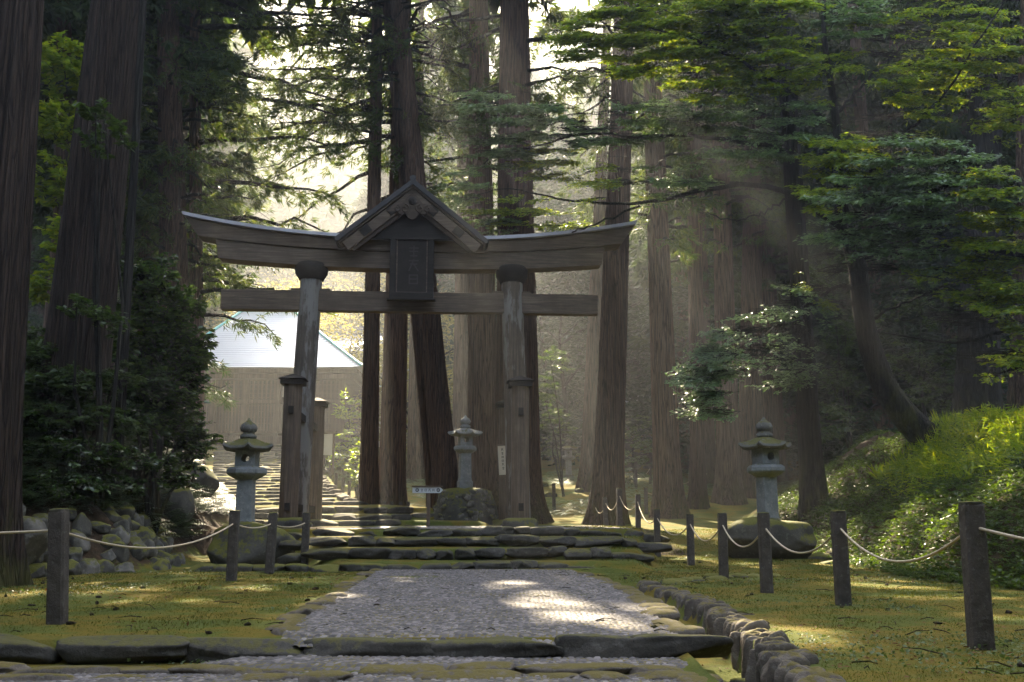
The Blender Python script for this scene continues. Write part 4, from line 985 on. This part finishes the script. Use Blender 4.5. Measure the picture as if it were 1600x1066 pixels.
def leaves(m,C,D,size,r,tilt=.35,mat=0,wid=.5,droop=.25,face=0.):
    """folded pointed leaves: two triangles sharing the midrib"""
    n=len(C)
    if n==0: return
    d=D*[1,1,.5]+r.normal(0,.45,(n,3))*[1,1,.3]; d[:,2]-=droop; d=unit(d)
    up=unit(np.array([0,-face,1.])+r.normal(0,tilt,(n,3))); s=unit(np.cross(d,up)); u=np.cross(s,d)
    sz=(size*r.uniform(.6,1.25,n))[:,None]
    tip=C+d*sz; l=C+d*sz*.45+s*sz*wid*.5+u*sz*.08; q=C+d*sz*.45-s*sz*wid*.5+u*sz*.08
    v=np.stack([C,l,tip,q],1).reshape(-1,3); i=np.arange(n)[:,None]*4
    m.add(v,np.concatenate([i+[0,1,2],i+[0,2,3]]),mat,False)
def fans(m,c,ext,root_,nf,r,size=.13,fan_r=.7,lpt=11,tw=6,mat=0,wmat=1,tilt=.3,droop=.12,cut=False,face=0.):
    """layered horizontal leaf fans inside an ellipsoid"""
    c=np.asarray(c,float); ext=np.asarray(ext,float); root_=np.asarray(root_,float)
    CC=[];DD=[]
    for k in range(nf):
        q=r.normal(0,1,3); q/=np.linalg.norm(q); q=q*r.uniform(0,1)**(1/3)*ext
        if face: q[2]=round(q[2]/.42)*.42+r.normal(0,.05)-q[1]*-.35
        fc=c+q
        md=fc-root_; md[2]*=.25; md=unit(md+r.normal(0,.25,3)*np.linalg.norm(md)*[1,1,.2]); md[2]-=droop
        nrm=unit(np.array([0,-face,1.])+r.normal(0,.14,3)); md=unit(md-nrm*np.dot(md,nrm)*(.8 if face else 0)); sd=unit(np.cross(md,nrm))
        R=fan_r*r.uniform(.6,1.2)
        st=fc-md*R*.5
        for j in range(tw):
            an=r.uniform(-1.1,1.1); d=md*math.cos(an)+sd*math.sin(an); L=R*r.uniform(.6,1.1)*(1-.35*abs(an)); o=st+md*R*.35*r.random()*.8
            if j<4: m.tube([o,o+d*L*.5+[0,0,.02],o+d*L*.96-[0,0,.03*L]],[.009,.006,.003],3,wmat,False)
            nl=lpt; t=r.uniform(.25,1,nl)[:,None]; sg=r.choice([-1,1],nl)[:,None]
            ss=np.cross(d,nrm)
            CC.append(o+d*L*t-np.array([0,0,1])*(t*t*.06*L)+r.normal(0,.015,(nl,3))); DD.append(unit(d*.8+ss*sg*.8))
    C=np.concatenate(CC);D=np.concatenate(DD)
    if cut: k_=~open_mask(C); C,D=C[k_],D[k_]
    leaves(m,C,D,size,r,tilt+.05,mat,.58,.3 if not face else .12,face)
k=0
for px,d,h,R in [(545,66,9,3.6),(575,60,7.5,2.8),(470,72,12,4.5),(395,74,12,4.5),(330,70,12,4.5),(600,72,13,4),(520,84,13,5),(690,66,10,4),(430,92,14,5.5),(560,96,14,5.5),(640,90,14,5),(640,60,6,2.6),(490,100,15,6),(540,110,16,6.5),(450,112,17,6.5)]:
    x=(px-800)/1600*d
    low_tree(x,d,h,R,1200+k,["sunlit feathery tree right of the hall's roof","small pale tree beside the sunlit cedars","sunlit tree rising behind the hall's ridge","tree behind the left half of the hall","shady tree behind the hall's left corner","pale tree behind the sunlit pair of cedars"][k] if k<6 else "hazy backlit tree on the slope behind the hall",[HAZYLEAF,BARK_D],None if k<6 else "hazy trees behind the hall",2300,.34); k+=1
for k,(px,d,h,R_) in enumerate([(850,62,15,3.8),(905,66,17,4.2),(955,60,13,3.2),(1015,74,17,4.5),(1065,62,15,4),(1110,70,17,4.5),(1160,60,15,4),(1215,66,16,4.5),(1290,56,14,4),(1350,60,15,4.5),(1440,52,14,4),(1560,48,14,4),(735,72,15,3.6),(835,80,20,4.6),(880,58,12,3.2),(1000,64,12,2.6),(1075,54,10,3),(1200,54,11,3.2),(1320,48,11,3.4),(1370,44,8,2.8),(1490,42,9,3.2),(860,72,22,4.5),(930,76,22,4.8),(1180,76,22,5),(1250,84,20,5),(950,90,22,5),(1400,80,20,5)]):
    low_tree((px-800)/1600*d,d,h,R_,1300+k,"dense dark evergreen filling the gap between the far trunks",[DARKG,BARK_D],"dark evergreens between the far trunks",5200,.42,.06)
# far hillside wood: one mass
r=np.random.default_rng(9); m=MB(); n=2200
X=r.uniform(-150,150,n); Y=r.uniform(128,290,n); Zg=hgt(X,Y)
C=np.repeat(np.stack([X,Y,Zg],-1),26,0); q=r.normal(0,1,(len(C),3)); hh=r.uniform(0,1,len(C))
C=C+np.stack([q[:,0]*2.2*(1.05-hh),q[:,1]*2.2*(1.05-hh),2+hh*13],-1)
leaves(m,C,unit(q),2.6,r,.6,0,.6); tag(m.build("far_wood",[CEDAR_F]),"hazy wooded hillside far behind the hall","wood",None,"stuff")

# the wood goes on behind and beside the viewer (one mass, off the picture)
r=np.random.default_rng(19); n=32000
a_=r.uniform(0,2*np.pi,n); q_=r.uniform(13,40,n); X=np.cos(a_)*q_*1.15; Y=np.sin(a_)*q_+2; k_=((Y<-5)|(np.abs(X)>.62*np.maximum(Y,0)+11))&(Y<34)
X=X[k_];Y=Y[k_]; C=np.stack([X,Y,hgt(X,Y)+r.uniform(0,1,len(X))**.8*19],-1)
C=C[~open_mask(C)&(fbm(C[:,0],C[:,1],55,.45,2)>-.6)]
m=MB(); blades(m,C,unit(r.normal(0,1,C.shape)),3,1.5,.55,r,.8); tag(m.build("surrounding_wood",[CEDAR_F]),"dense cedar wood around the clearing","wood",None,"stuff")

# ---------------------------------------------------------------- curved broadleaf tree on the bank
def poly(pxs,depths,n=20):
    pts=np.array([P(a,b,c) for (a,b),c in zip(pxs,depths)]); s_=np.linspace(0,1,len(pts)); t=np.linspace(0,1,n)
    out=np.stack([np.interp(t,s_,pts[:,q]) for q in range(3)],-1)
    for _ in range(2): out[1:-1]=(out[:-2]+2*out[1:-1]+out[2:])/4
    return out
D0=25.0; bx=(1478-800)/1600*D0; bz=gz(bx,D0)
ct=thing("curved_tree",(bx,D0,bz),"dark curved broadleaf tree on the right bank with long branches reaching left over the gate","tree")
off=np.array([bx,D0,bz]); rr_=np.random.default_rng(31)
m=MB()
tp=poly([(1490,712),(1440,680),(1385,615),(1358,540),(1345,470),(1340,410),(1322,360),(1312,310),(1310,220),(1300,140),(1285,50),(1290,-60)],[D0]*12,44)
m.tube(tp-off,np.interp(np.linspace(0,1,44),[0,.12,.3,.5,.7,1],[.46,.34,.25,.22,.12,.04]),14); m.build("trunk",BARK_D,parent=ct)
BR=[([(1325,365),(1240,300),(1160,283),(1085,300),(1000,322),(940,316),(870,312),(800,290),(745,305)],[25,25,25.5,26,27,28,29,30,31.5],.085),
    ([(1000,322),(930,350),(880,368),(800,385),(740,372)],[27,28,30.5,32,32.5],.035),
    ([(1310,262),(1240,240),(1160,222),(1090,210),(1000,215),(900,208),(800,240),(740,235)],[25,25,25.5,26,27,28,28.5,29],.075),
    ([(1308,200),(1240,150),(1160,95),(1080,60),(1000,40),(900,45)],[25,24.5,24,24,24.5,25],.06),
    ([(1312,300),(1370,262),(1420,200),(1470,160),(1530,60),(1580,-20)],[25,24.5,24,23.5,23,23],.06),
    ([(1305,180),(1360,120),(1420,60),(1470,0)],[25,25.5,26,26.5],.045),
    ([(1345,440),(1290,455),(1230,500),(1150,555),(1085,615)],[25,24.8,24.6,24.5,24.5],.05),
    ([(1340,410),(1420,370),(1500,330),(1590,300)],[25,24,23,22.5],.05),
    ([(1350,505),(1420,470),(1500,440),(1600,400)],[25,24.5,24,23.5],.04),
    ([(1245,300),(1200,330),(1150,345),(1090,330)],[25,24.8,24.6,24.5],.03)]
for pxs,ds,r0 in BR:
    pp=poly(pxs,ds,28); pp[1:-1]+=rr_.normal(0,.03,(26,3))
    m=MB(); m.tube(pp-off,np.linspace(r0,.012,28),8); m.build("branch",BARK_D,parent=ct)
# crown sprays: (px,py,depth,rx,ry,fans,mat,size)
SP=[(760,168,28.5,75,30,34,1,.20),(840,190,28.5,90,40,52,1,.20),(930,200,28,90,42,52,1,.19),(1020,190,27,90,38,46,1,.19),(1110,180,26.5,80,35,40,1,.18),
    (790,240,29,65,36,32,1,.20),(730,290,33,45,22,18,1,.20),(800,330,33.5,75,26,26,0,.20),(880,352,33.5,50,18,12,0,.2),(850,255,29,60,30,22,0,.19),(760,345,34,55,20,14,1,.19),
    (900,60,25,45,36,22,0,.20),(960,90,25,75,46,44,0,.21),(1050,60,24.5,85,55,56,0,.21),(1140,50,24.5,80,60,56,0,.21),(1000,20,25,90,36,40,0,.20),(1110,130,25,70,28,26,0,.2),(1200,90,24.5,70,60,46,0,.20),(1170,10,24,120,30,44,0,.2),
    (1180,240,25.5,80,30,28,1,.17),(1250,190,25,70,35,32,1,.17),(1040,285,26.5,90,22,24,1,.16),(960,285,27,60,20,14,0,.16),(1290,110,25,55,50,28,0,.18),
    (1330,250,24,65,46,46,0,.20),(1290,300,24,40,26,18,0,.20),(1380,210,24.5,60,40,30,0,.19),(1440,130,24,80,55,50,0,.18),(1530,80,23.5,80,60,46,0,.18),(1400,60,25,70,50,40,0,.18),(1580,170,23,50,50,26,0,.17),(1340,30,25,80,40,36,1,.18),(1480,20,24,90,35,34,0,.17),
    (1100,585,24.5,46,32,26,1,.15),(1150,550,24.5,60,34,30,1,.15),(1200,520,24.6,60,34,26,1,.15),(1250,480,24.8,50,30,18,1,.14),(1110,640,24.5,40,14,8,1,.14),(1230,570,26,50,40,22,1,.14)]
m=MB()
for (px,py,d,rx,ry,nf,mt,sz) in SP:
    c=P(px,py,d); e=np.array([rx*d/1600,.9,ry*d/1600])
    fans(m,c,e,P(1310,max(py-20,60),25),int(nf*1.75),rr_,sz*.66,.9,14,6,mt,2,.22,.10,True,.55)
m.v=[q_-off for q_ in m.v]; m.build("crown",[LEAF,LEAF_B,BARK_D],parent=ct)

# second broadleaf tree at the right edge, layered paler leaves
D1=21.; bx=13.2; off=np.array([bx,D1,gz(bx,D1)])
t2=thing("maple_tree",tuple(off),"pale layered maple leaning in from the right edge above the bank","tree")
m=MB(); tp=poly([(1790,700),(1760,560),(1700,430),(1640,330),(1560,270),(1480,250)],[21]*6,26); tp[0]=off-[0,0,.3]; m.tube(tp-off,np.linspace(.24,.05,26),12); m.build("trunk",BARK_D,parent=t2)
m=MB()
for pxs in ([(1700,430),(1600,400),(1480,380),(1350,410)],[(1740,520),(1620,500),(1500,540),(1380,520)],[(1760,600),(1640,560),(1540,590)],[(1560,270),(1450,300),(1330,350)]):
    m.tube(poly(pxs,[21,21,21.3,22],16)-off,np.linspace(.07,.012,16),6)
m.build("branch",BARK_D,parent=t2)
SP2=[(1450,250,21.5,110,40,60,0,.15),(1380,310,22,110,36,60,0,.15),(1500,310,21,100,44,60,0,.15),(1330,370,22.5,80,26,32,0,.14),(1430,390,22,90,34,44,0,.14),(1560,380,21,70,50,44,1,.16),(1560,300,20.5,60,40,30,1,.16),
     (1340,420,23,60,20,16,0,.14),(1500,460,21.5,90,46,44,1,.15),(1580,480,20.5,50,50,30,1,.16),(1500,500,22.5,60,40,22,1,.14),(1580,560,20.5,50,30,18,1,.15),(1300,450,24,40,40,14,1,.14),(1530,560,22,60,36,18,1,.14)]
m=MB(); rr_=np.random.default_rng(33)
for (px,py,d,rx,ry,nf,mt,sz) in SP2:
    c=P(px,py,d); fans(m,c,np.array([rx*d/1600,.8,ry*d/1600]),P(1700,py-40,21),int(nf*1.5),rr_,sz*.75,.8,13,6,mt,2,.2,.16,True,.5)
m.v=[q_-off for q_ in m.v]; m.build("crown",[LEAF_B,LEAF,BARK_D],parent=t2)

# ---------------------------------------------------------------- understorey shrubs and saplings
def shrub(name,loc,label,cat,groups_,mats,stems,seed,size=.12,fan=.45,lpt=9,group=None,cut=False):
    off=np.array(loc,float); root=thing(name,tuple(off),label,cat,group); r=np.random.default_rng(seed)
    m=MB()
    for k in range(stems):
        g=groups_[k%len(groups_)]; c=P(g[0],g[1],g[2])-off
        mid=c*.5+[r.normal(0,.2),r.normal(0,.1),.25]; m.tube([np.array([r.normal(0,.08),r.normal(0,.08),-.1]),mid*.5,mid,c],[.05,.04,.03,.012],6)
    m.build("stem",BARK_D,parent=root)
    m=MB()
    for (px,py,d,rx,ry,nf) in groups_:
        c=P(px,py,d); fans(m,c-off,np.array([rx*d/1600,.7,ry*d/1600]),np.array([0,0,.2]),nf,r,size,fan,lpt,5,0,1,.4,.25,False)
    m.build("foliage",mats,parent=root); return root
def bs(px,d): x=(px-800)/1600*d; return (x,d,gz(x,d))
shrub("evergreen_shrub",bs(248,22),"tall glossy dark evergreen shrub hanging over the left bank","shrub",[(245,470,22,40,45,30),(225,530,22,50,45,44),(275,540,22.3,36,50,40),(215,600,21.6,50,36,40),(270,610,22,44,34,34),(240,430,22.3,22,26,12),(300,580,22.5,24,40,26),(180,630,21,40,24,18),(215,655,21,40,26,26),(260,655,22,40,26,28),(240,500,22,46,50,34),(200,560,21.6,30,30,18),(285,480,22.4,30,30,22),(215,440,22,30,26,18),(305,540,22.6,22,30,18)],[LEAF_D,BARK_D],5,61,.17,.5,9)
for q_,(lab,gx0,gd,gr) in enumerate([("wide leafy shrub at the foot of the massive leaning cedar",120,18.9,[(90,590,18.9,40,24,20),(140,610,18.9,44,26,24),(180,590,19,34,24,18),(110,650,18.6,50,24,24),(170,655,18.8,44,24,22)]),
     ("dark shrub on the slope below the massive cedar, left of the stumps",150,18.2,[(110,700,18.1,50,20,22),(170,710,18.2,44,20,22),(60,660,18.2,36,22,18),(150,750,17.8,34,14,12)]),
     ("shrub behind the leftmost cedar's trunk on the upper bank",60,19.5,[(60,560,19.5,30,24,18),(50,610,19,30,24,18),(45,520,20,26,24,12)]),
     ("fern-like shrub beside the stumps and the mossy boulder",245,20.4,[(235,720,20.4,34,18,18),(285,745,20.8,26,14,14),(215,760,20,26,12,10)])]):
    shrub("bank_shrub",bs(gx0,gd),lab,"shrub",gr,[LEAF_D if q_%2 else LEAF_U,BARK_D],4,160+q_,.12,.42,10)
shrub("evergreen_shrub",bs(285,24.5),"lower bluish-leaved shrub below the tall shrub, beside the stair","shrub",[(290,660,24.5,36,26,30),(310,690,24.5,28,24,22),(265,690,24.3,36,26,22),(300,720,24.3,26,16,12),(275,665,24.3,34,30,26),(245,700,23.6,28,20,14)],[LEAF_D,BARK_D],4,62,.13,.4,12)
shrub("young_broadleaf",bs(112,27),"yellow-green young tree glimpsed between the two left trunks","tree",[(100,100,27,40,50,34),(95,190,27,44,46,36),(80,280,27,36,44,26),(95,380,27,30,46,22),(70,440,27,26,40,14)],[LEAF,BARK_D],3,63,.2,.6,9)
shrub("leafy_twig",bs(170,18.3),"thin leafy sapling in front of the massive leaning cedar","sapling",[(150,175,18.3,40,18,7),(165,210,18.3,34,16,6),(155,230,18.3,24,12,3),(120,470,18.3,34,20,7),(180,500,18.3,30,20,6)],[LEAF_U,BARK_D],4,64,.14,.4,8)
shrub("low_bush",bs(95,17.6),"dark low bush with a few shining leaves on the left bank wall","bush",[(95,755,17.5,50,22,24),(60,700,18,34,30,14),(130,735,18,30,26,14)],[LEAF_D,BARK_D],3,65,.10,.35,9)
shrub("sapling",bs(880,44),"feathery sapling with a thin leaning stem in the moss garden","sapling",[(860,560,46,26,34,8),(865,660,46,30,30,10),(850,620,46,26,30,8)],[LEAF_U,BARK_D],3,66,.2,.8,9)
shrub("garden_bush",bs(990,50),"mounded dark garden bush between the tall and broad-footed cedars","bush",[(990,700,50,26,30,26),(975,740,48,26,20,16),(1000,660,52,20,14,8)],[LEAF_U,BARK_D],3,67,.2,.6,9)
shrub("garden_bush",bs(870,58),"low dark bush on the far moss slope right of the gate","bush",[(870,690,58,30,14,14),(850,705,56,20,8,6)],[LEAF_U,BARK_D],3,68,.2,.6,9)
shrub("garden_bush",bs(540,52),"sunlit pale bush in front of the hall's right corner","bush",[(545,640,52,22,30,22),(550,690,50,26,22,20),(530,720,48,20,14,10)],[LEAF,BARK_D],3,69,.2,.6,9)
shrub("garden_bush",bs(558,44),"rounded sunlit bush left of the slender pale cedar","bush",[(555,745,44,16,22,16),(560,710,44,14,18,8)],[LEAF,BARK_D],3,70,.16,.5,9)
shrub("understorey_tree",bs(1330,38),"dim understorey tree between the dark cedar and the curved tree","tree",[(1320,520,38,50,40,20),(1300,600,38,40,40,18),(1310,650,37,34,30,12),(1300,440,38,40,40,14),(1290,680,36,30,14,8)],[LEAF_U,BARK_D],4,71,.2,.9,9)
shrub("understorey_tree",bs(1450,36),"dim understorey tree right of the curved trunk","tree",[(1440,480,36,50,40,20),(1450,560,36,60,40,24),(1480,620,34,60,30,24),(1540,570,34,50,40,18)],[LEAF_U,BARK_D],4,72,.2,.9,9)
# stump, roots and rocks of the left bank
def stump(px,d,label,r0,h,seed):
    x,y,z=bs(px,d); m=trunk_mesh(r0,h*1.8,(0.05,0),seed,flare=.8,seg=32,rt=.6)
    for a in m.v: 
        k=a[:,2]>h; a[k,2]=h+ .12*np.sin(a[k,0]*20+a[k,1]*9)
    o=m.build("tree_stump",BARK_K); o.location=(x,y,z-.15); tag(o,label,"stump")
stump(214,20.8,"tall mossy rotting stump on the left bank",.22,1.15,81)
stump(238,20.9,"smaller mossy stump right of the tall one",.17,1.0,82)
bl=[(283,23.0,(.7,.6,.9),"mossy upright boulder beside the stumps"),(318,27.5,(1.1,1.,.95),"dark stone block wall end at the foot of the long stair"),(232,18.6,(.5,.4,.35),"small stone at the foot of the left bank"),(40,15.6,(.95,.7,.8),"large grey rock by the roots of the leftmost cedar")]
for i,(px,d,sz,l) in enumerate(bl):
    x,y,z=bs(px,d); boulder((x,y,z+sz[2]*.12),sz,l,90+i,BOULDER if i!=3 else WALLROCK)
r=np.random.default_rng(17); k=0
for row in range(5):
    for y_ in np.arange(13.2,20.8,.31):
        if r.random()<.12+.09*row: continue
        y=y_+r.uniform(-.1,.1); x=float(footL(y))-.02-row*.23+r.uniform(-.06,.06); z=gz(x,y)
        sz=np.array([r.uniform(.22,.44),r.uniform(.25,.4),r.uniform(.22,.46)])
        m=MB(); rock(m,(0,0,0),sz,1000+k,p=3.6,rough=.10,n=11,planes=14); m.world=False
        o=m.build("bank_rock",WALLROCK if r.random()<.4 else BOULDER); o.location=(x,y,z+.04); o.rotation_euler=(r.uniform(-.4,.4),r.uniform(-.4,.4),r.uniform(0,3)); k+=1
        tag(o,"jagged grey and mossy rock of the rough wall at the foot of the left bank","rock","rocks in the left bank wall")
for i in range(16):
    if i in (1,3,4,6,8): continue
    px=r.uniform(1120,1600) if i<9 else r.uniform(840,1010); d=r.uniform(18,24) if i<9 else r.uniform(40,48)
    x,y,z=bs(px,d)
    if i<9: x=float(footR(y))+r.uniform(.0,.5); z=gz(x,y)-.08
    m=MB(); s_=r.uniform(.25,.6); rock(m,(0,0,0),(s_*1.3,s_,s_*.7),1500+i,p=2.8,n=8); o=m.build("rock",BOULDER); o.location=(x,y,z+.03)
    tag(o,"mossy rock half sunk in the foot of the right bank" if i<9 else "low mossy stone lying in the moss garden","rock","rocks at the foot of the right bank" if i<9 else "stones in the moss garden")
# small garden rock pile by the shrine
for i in range(22):
    px=975+r.uniform(-18,45); d=r.uniform(55,60); x,y,z=bs(px,d); s_=r.uniform(.6,1.3)
    m=MB(); rock(m,(0,0,0),(s_*1.3,s_,s_*.9),1600+i,p=2.8,n=6); o=m.build("rock",BOULDER); o.location=(x,y,z+r.uniform(0,1.6)); tag(o,"mossy rock of the garden rockery below the small shrine","rock","rockery below the small shrine")

# ---------------------------------------------------------------- ground cover
def clumpsel(x,y,f,thr,seed): return fbm(x,y,seed,f,3)>thr
r=np.random.default_rng(23)
def scatter_n(n,x0,x1,y0,y1,test,near=True):
    u=r.random(n); y=y0*(y1/y0)**u if near else r.uniform(y0,y1,n); x=r.uniform(0,1,n)*(x1-x0)+x0
    k=test(x,y)&(np.abs(x)<.56*y+.8); x=x[k];y=y[k]; return np.stack([x,y,hgt(x,y)],-1)
def lawn_ok(x,y):
    left=(y>8.25)&(x<np.interp(y,[8,11,14,17.7],[-2.0,-2.2,-2.3,-2.5]))&(x>footL(y)-.2)&(y<17.6)
    right=(x>gutter_x(y)+.25)&(x<footR(y)+.3)
    mid=(x>1.4)&(y>14.5)&(x<footR(y))
    return left|((right|mid)&(y<31))
C=scatter_n(210000,-9,9,5.6,30,lawn_ok)
m=MB(); n=len(C); s_=np.clip(C[:,1]/12,.6,2.2)
q=r.normal(0,1,(n,3)); q[:,2]=np.abs(q[:,2])*1.2+.5; q=unit(q); sd=unit(np.cross(q,r.normal(0,1,(n,3)))); cl=fbm(C[:,0],C[:,1],44,4.5,2); L=(r.uniform(.012,.034,n)*(.6+.4*s_)*np.clip(.9+1.1*cl,.35,2.4))[:,None]; w=(.0035*s_)[:,None]
v=np.stack([C-sd*w,C+sd*w,C+q*L],1).reshape(-1,3); m.add(v,np.arange(3*n).reshape(n,3))
tag(m.build("lawn_moss",GRASSM),"short moss and grass carpeting both lawns","moss",None,"stuff")
C=scatter_n(60000,-9,9,5.6,26,lambda x,y:(lawn_ok(x,y)&clumpsel(x,y,1.6,.30,5))|((y<7.95)&(y>7.5)&(x<-1.9)&clumpsel(x,y,2,.2,6)))
m=MB(); leaves(m,C+[0,0,.02],unit(r.normal(0,1,C.shape)),.022,r,.4,0,.9,0); 
C=C[r.random(len(C))<.15]; leaves(m,C+[0,0,.03],unit(r.normal(0,1,C.shape)),.036,r,.4,0,.9,0)
tag(m.build("clover",CLOVER),"small pale clover leaves scattered over the moss","clover",None,"stuff")
def frond_field(name,C,Lr,r,mat,label,np_=9,arch=.5,wid=.10):
    n=len(C); az=r.uniform(0,2*np.pi,n); L=r.uniform(*Lr,n); d=np.stack([np.cos(az),np.sin(az),np.zeros(n)],-1); sd=np.stack([-np.sin(az),np.cos(az),np.zeros(n)],-1)
    V=[]
    for j in range(np_):
        t=(j+1)/np_; pos=C+d*(L*t)[:,None]+np.array([0,0,1])*(L*(1.1*t-arch*1.6*t*t))[:,None]; wl=L*wid*3*math.sin(math.pi*(t*.85+.12))
        for sg in(-1,1):
            tip=pos+sd*(sg*wl)[:,None]+d*(L*.07)[:,None]-np.array([0,0,1])*(wl*.25)[:,None]
            V.append(np.stack([pos-d*(L*.035)[:,None],pos+d*(L*.035)[:,None],tip],1))
    V=np.stack(V,1).reshape(-1,3); m=MB(); m.add(V,np.arange(len(V)).reshape(-1,3)); 
    return tag(m.build(name,mat),label,"ferns",None,"stuff")
C=scatter_n(95000,4,16,10,34,lambda x,y:(x>footR(y)+.1)&clumpsel(x,y,1.2,-.38,8))
nC=len(C); hC=np.abs(r.normal(0,.07,nC)); C2=np.concatenate([C+np.stack([0*hC,0*hC,hC+.01],-1)+r.normal(0,.05,C.shape)*[1,1,.3] for _ in range(2)])
m=MB(); leaves(m,C2,unit(r.normal(0,1,C2.shape)*[1,1,.5]+[-.3,-.5,.3]),.075,r,.7,0,.6,.0); tag(m.build("bank_creepers",FERN),"small-leaved creeping plants covering the right-hand bank","ground cover",None,"stuff")
C=C[r.random(len(C))<.45]
frond_field("bank_ferns",C,(.12,.30),r,FERN,"low ferns and creeping plants covering the right-hand bank")
C=scatter_n(22000,6,12,12,24,lambda x,y:(x>footR(y)+1.9+.7*fbm(x,y,6,.7,2))&(x<footR(y)+4.8)&(y>13)&clumpsel(x,y,.9,-.35,9),False)
m=MB(); 
D_=unit(np.stack([r.normal(0,.6,len(C)),r.normal(0,.6,len(C)),np.full(len(C),.9)],-1)); Hh=r.uniform(.03,.42,len(C))
leaves(m,C+np.stack([D_[:,0]*Hh*.3,D_[:,1]*Hh*.3,Hh],-1),D_,.15,r,.9,0,.2,.3)
C=scatter_n(2200,7,13,13,26,lambda x,y:(x>footR(y)+2.3+.6*fbm(x,y,31,.8,2))&(x<footR(y)+5.5),False)
blades(m,C,np.tile([0,-.15,1.],(len(C),1)),5,.38,.045,r,.6,0,0.)
tag(m.build("bamboo_grass",LEAF),"bright broad-bladed bamboo grass on the upper right bank","bamboo grass",None,"stuff")
C=scatter_n(150000,-16,-4,11,36,lambda x,y:(x<footL(y)-np.where(y<20,.95,.3))&clumpsel(x,y,1.1,-.5,10))

frond_field("left_bank_ferns",C[r.random(len(C))<min(1,30000/len(C))],(.22,.55),r,leaf_mat("dark_fern",[(.02,.045,.014),(.035,.065,.018),(.06,.09,.02)],(2.2,2.2,.9),.35,.3,.6),"dark ferns covering the left-hand bank")
C=scatter_n(30000,-16,18,38,80,lambda x,y:(x>xstair(y)+4)&(np.abs(x)<.6*y)&clumpsel(x,y,.5,.05,12),False)
frond_field("forest_floor_plants",C[:9000],(.3,.6),r,LEAF_U,"low plants on the forest floor beyond the gate")
# fallen leaf litter on banks and lawns
C=scatter_n(26000,-10,10,5,30,lambda x,y:(lawn_ok(x,y)&clumpsel(x,y,.8,.1,14))|((x<footL(y)))|((x>footR(y)))|((x>1.4)&(x<1.8)&(y<14)))
C=C[r.random(len(C))<.35]; m=MB(); leaves(m,C+[0,0,.012],unit(r.normal(0,1,C.shape)*[1,1,.05]),.05,r,.25,0,.5,0)
lm=leaf_mat("dry_leaf",[(.10,.05,.02),(.17,.09,.035),(.22,.14,.06)],(1.5,1.2,.8),.7,.2,.2)
tag(m.build("leaf_litter",lm),"scattered dry brown leaves and twigs on the ground","leaf litter",None,"stuff")

r=np.random.default_rng(71); m=MB()
tw=scatter_n(2600,-9,9,5.5,26,lambda x,y:(y>8.3)|(x>1.9))
for p_ in tw[:420]:
    a_=r.uniform(0,6.28); L_=r.uniform(.06,.28); d_=np.array([math.cos(a_),math.sin(a_),r.normal(0,.08)])
    m.tube([p_+[0,0,.018],p_+d_*L_*.5+[r.normal(0,.01),r.normal(0,.01),.03],p_+d_*L_+[0,0,.015]],[.005,.004,.002],4,0,False)
for p_ in tw[420:560]: rock(m,p_+[0,0,.01],(r.uniform(.03,.09),r.uniform(.03,.07),r.uniform(.02,.05)),int(p_[0]*1000)%999,p=2.2,rough=.25,n=3,planes=3)
tag(m.build("forest_litter",BARK_K),"small fallen twigs and dark clods strewn over the moss and path","litter",None,"stuff")

# ---------------------------------------------------------------- haze
m=MB(); m.box((0,132,78),(420,380,215)); 
hm=bpy.data.materials.new("haze_air"); hm.use_nodes=True; hn=hm.node_tree; hn.nodes.clear()
ho=hn.nodes.new("ShaderNodeOutputMaterial"); pv=hn.nodes.new("ShaderNodeVolumePrincipled")
pv.inputs['Color'].default_value=(.92,.95,.98,1); pv.inputs['Density'].default_value=.0014; pv.inputs['Anisotropy'].default_value=.55
hn.links.new(pv.outputs[0],ho.inputs['Volume'])
tag(m.build("haze",hm),kind="stuff")
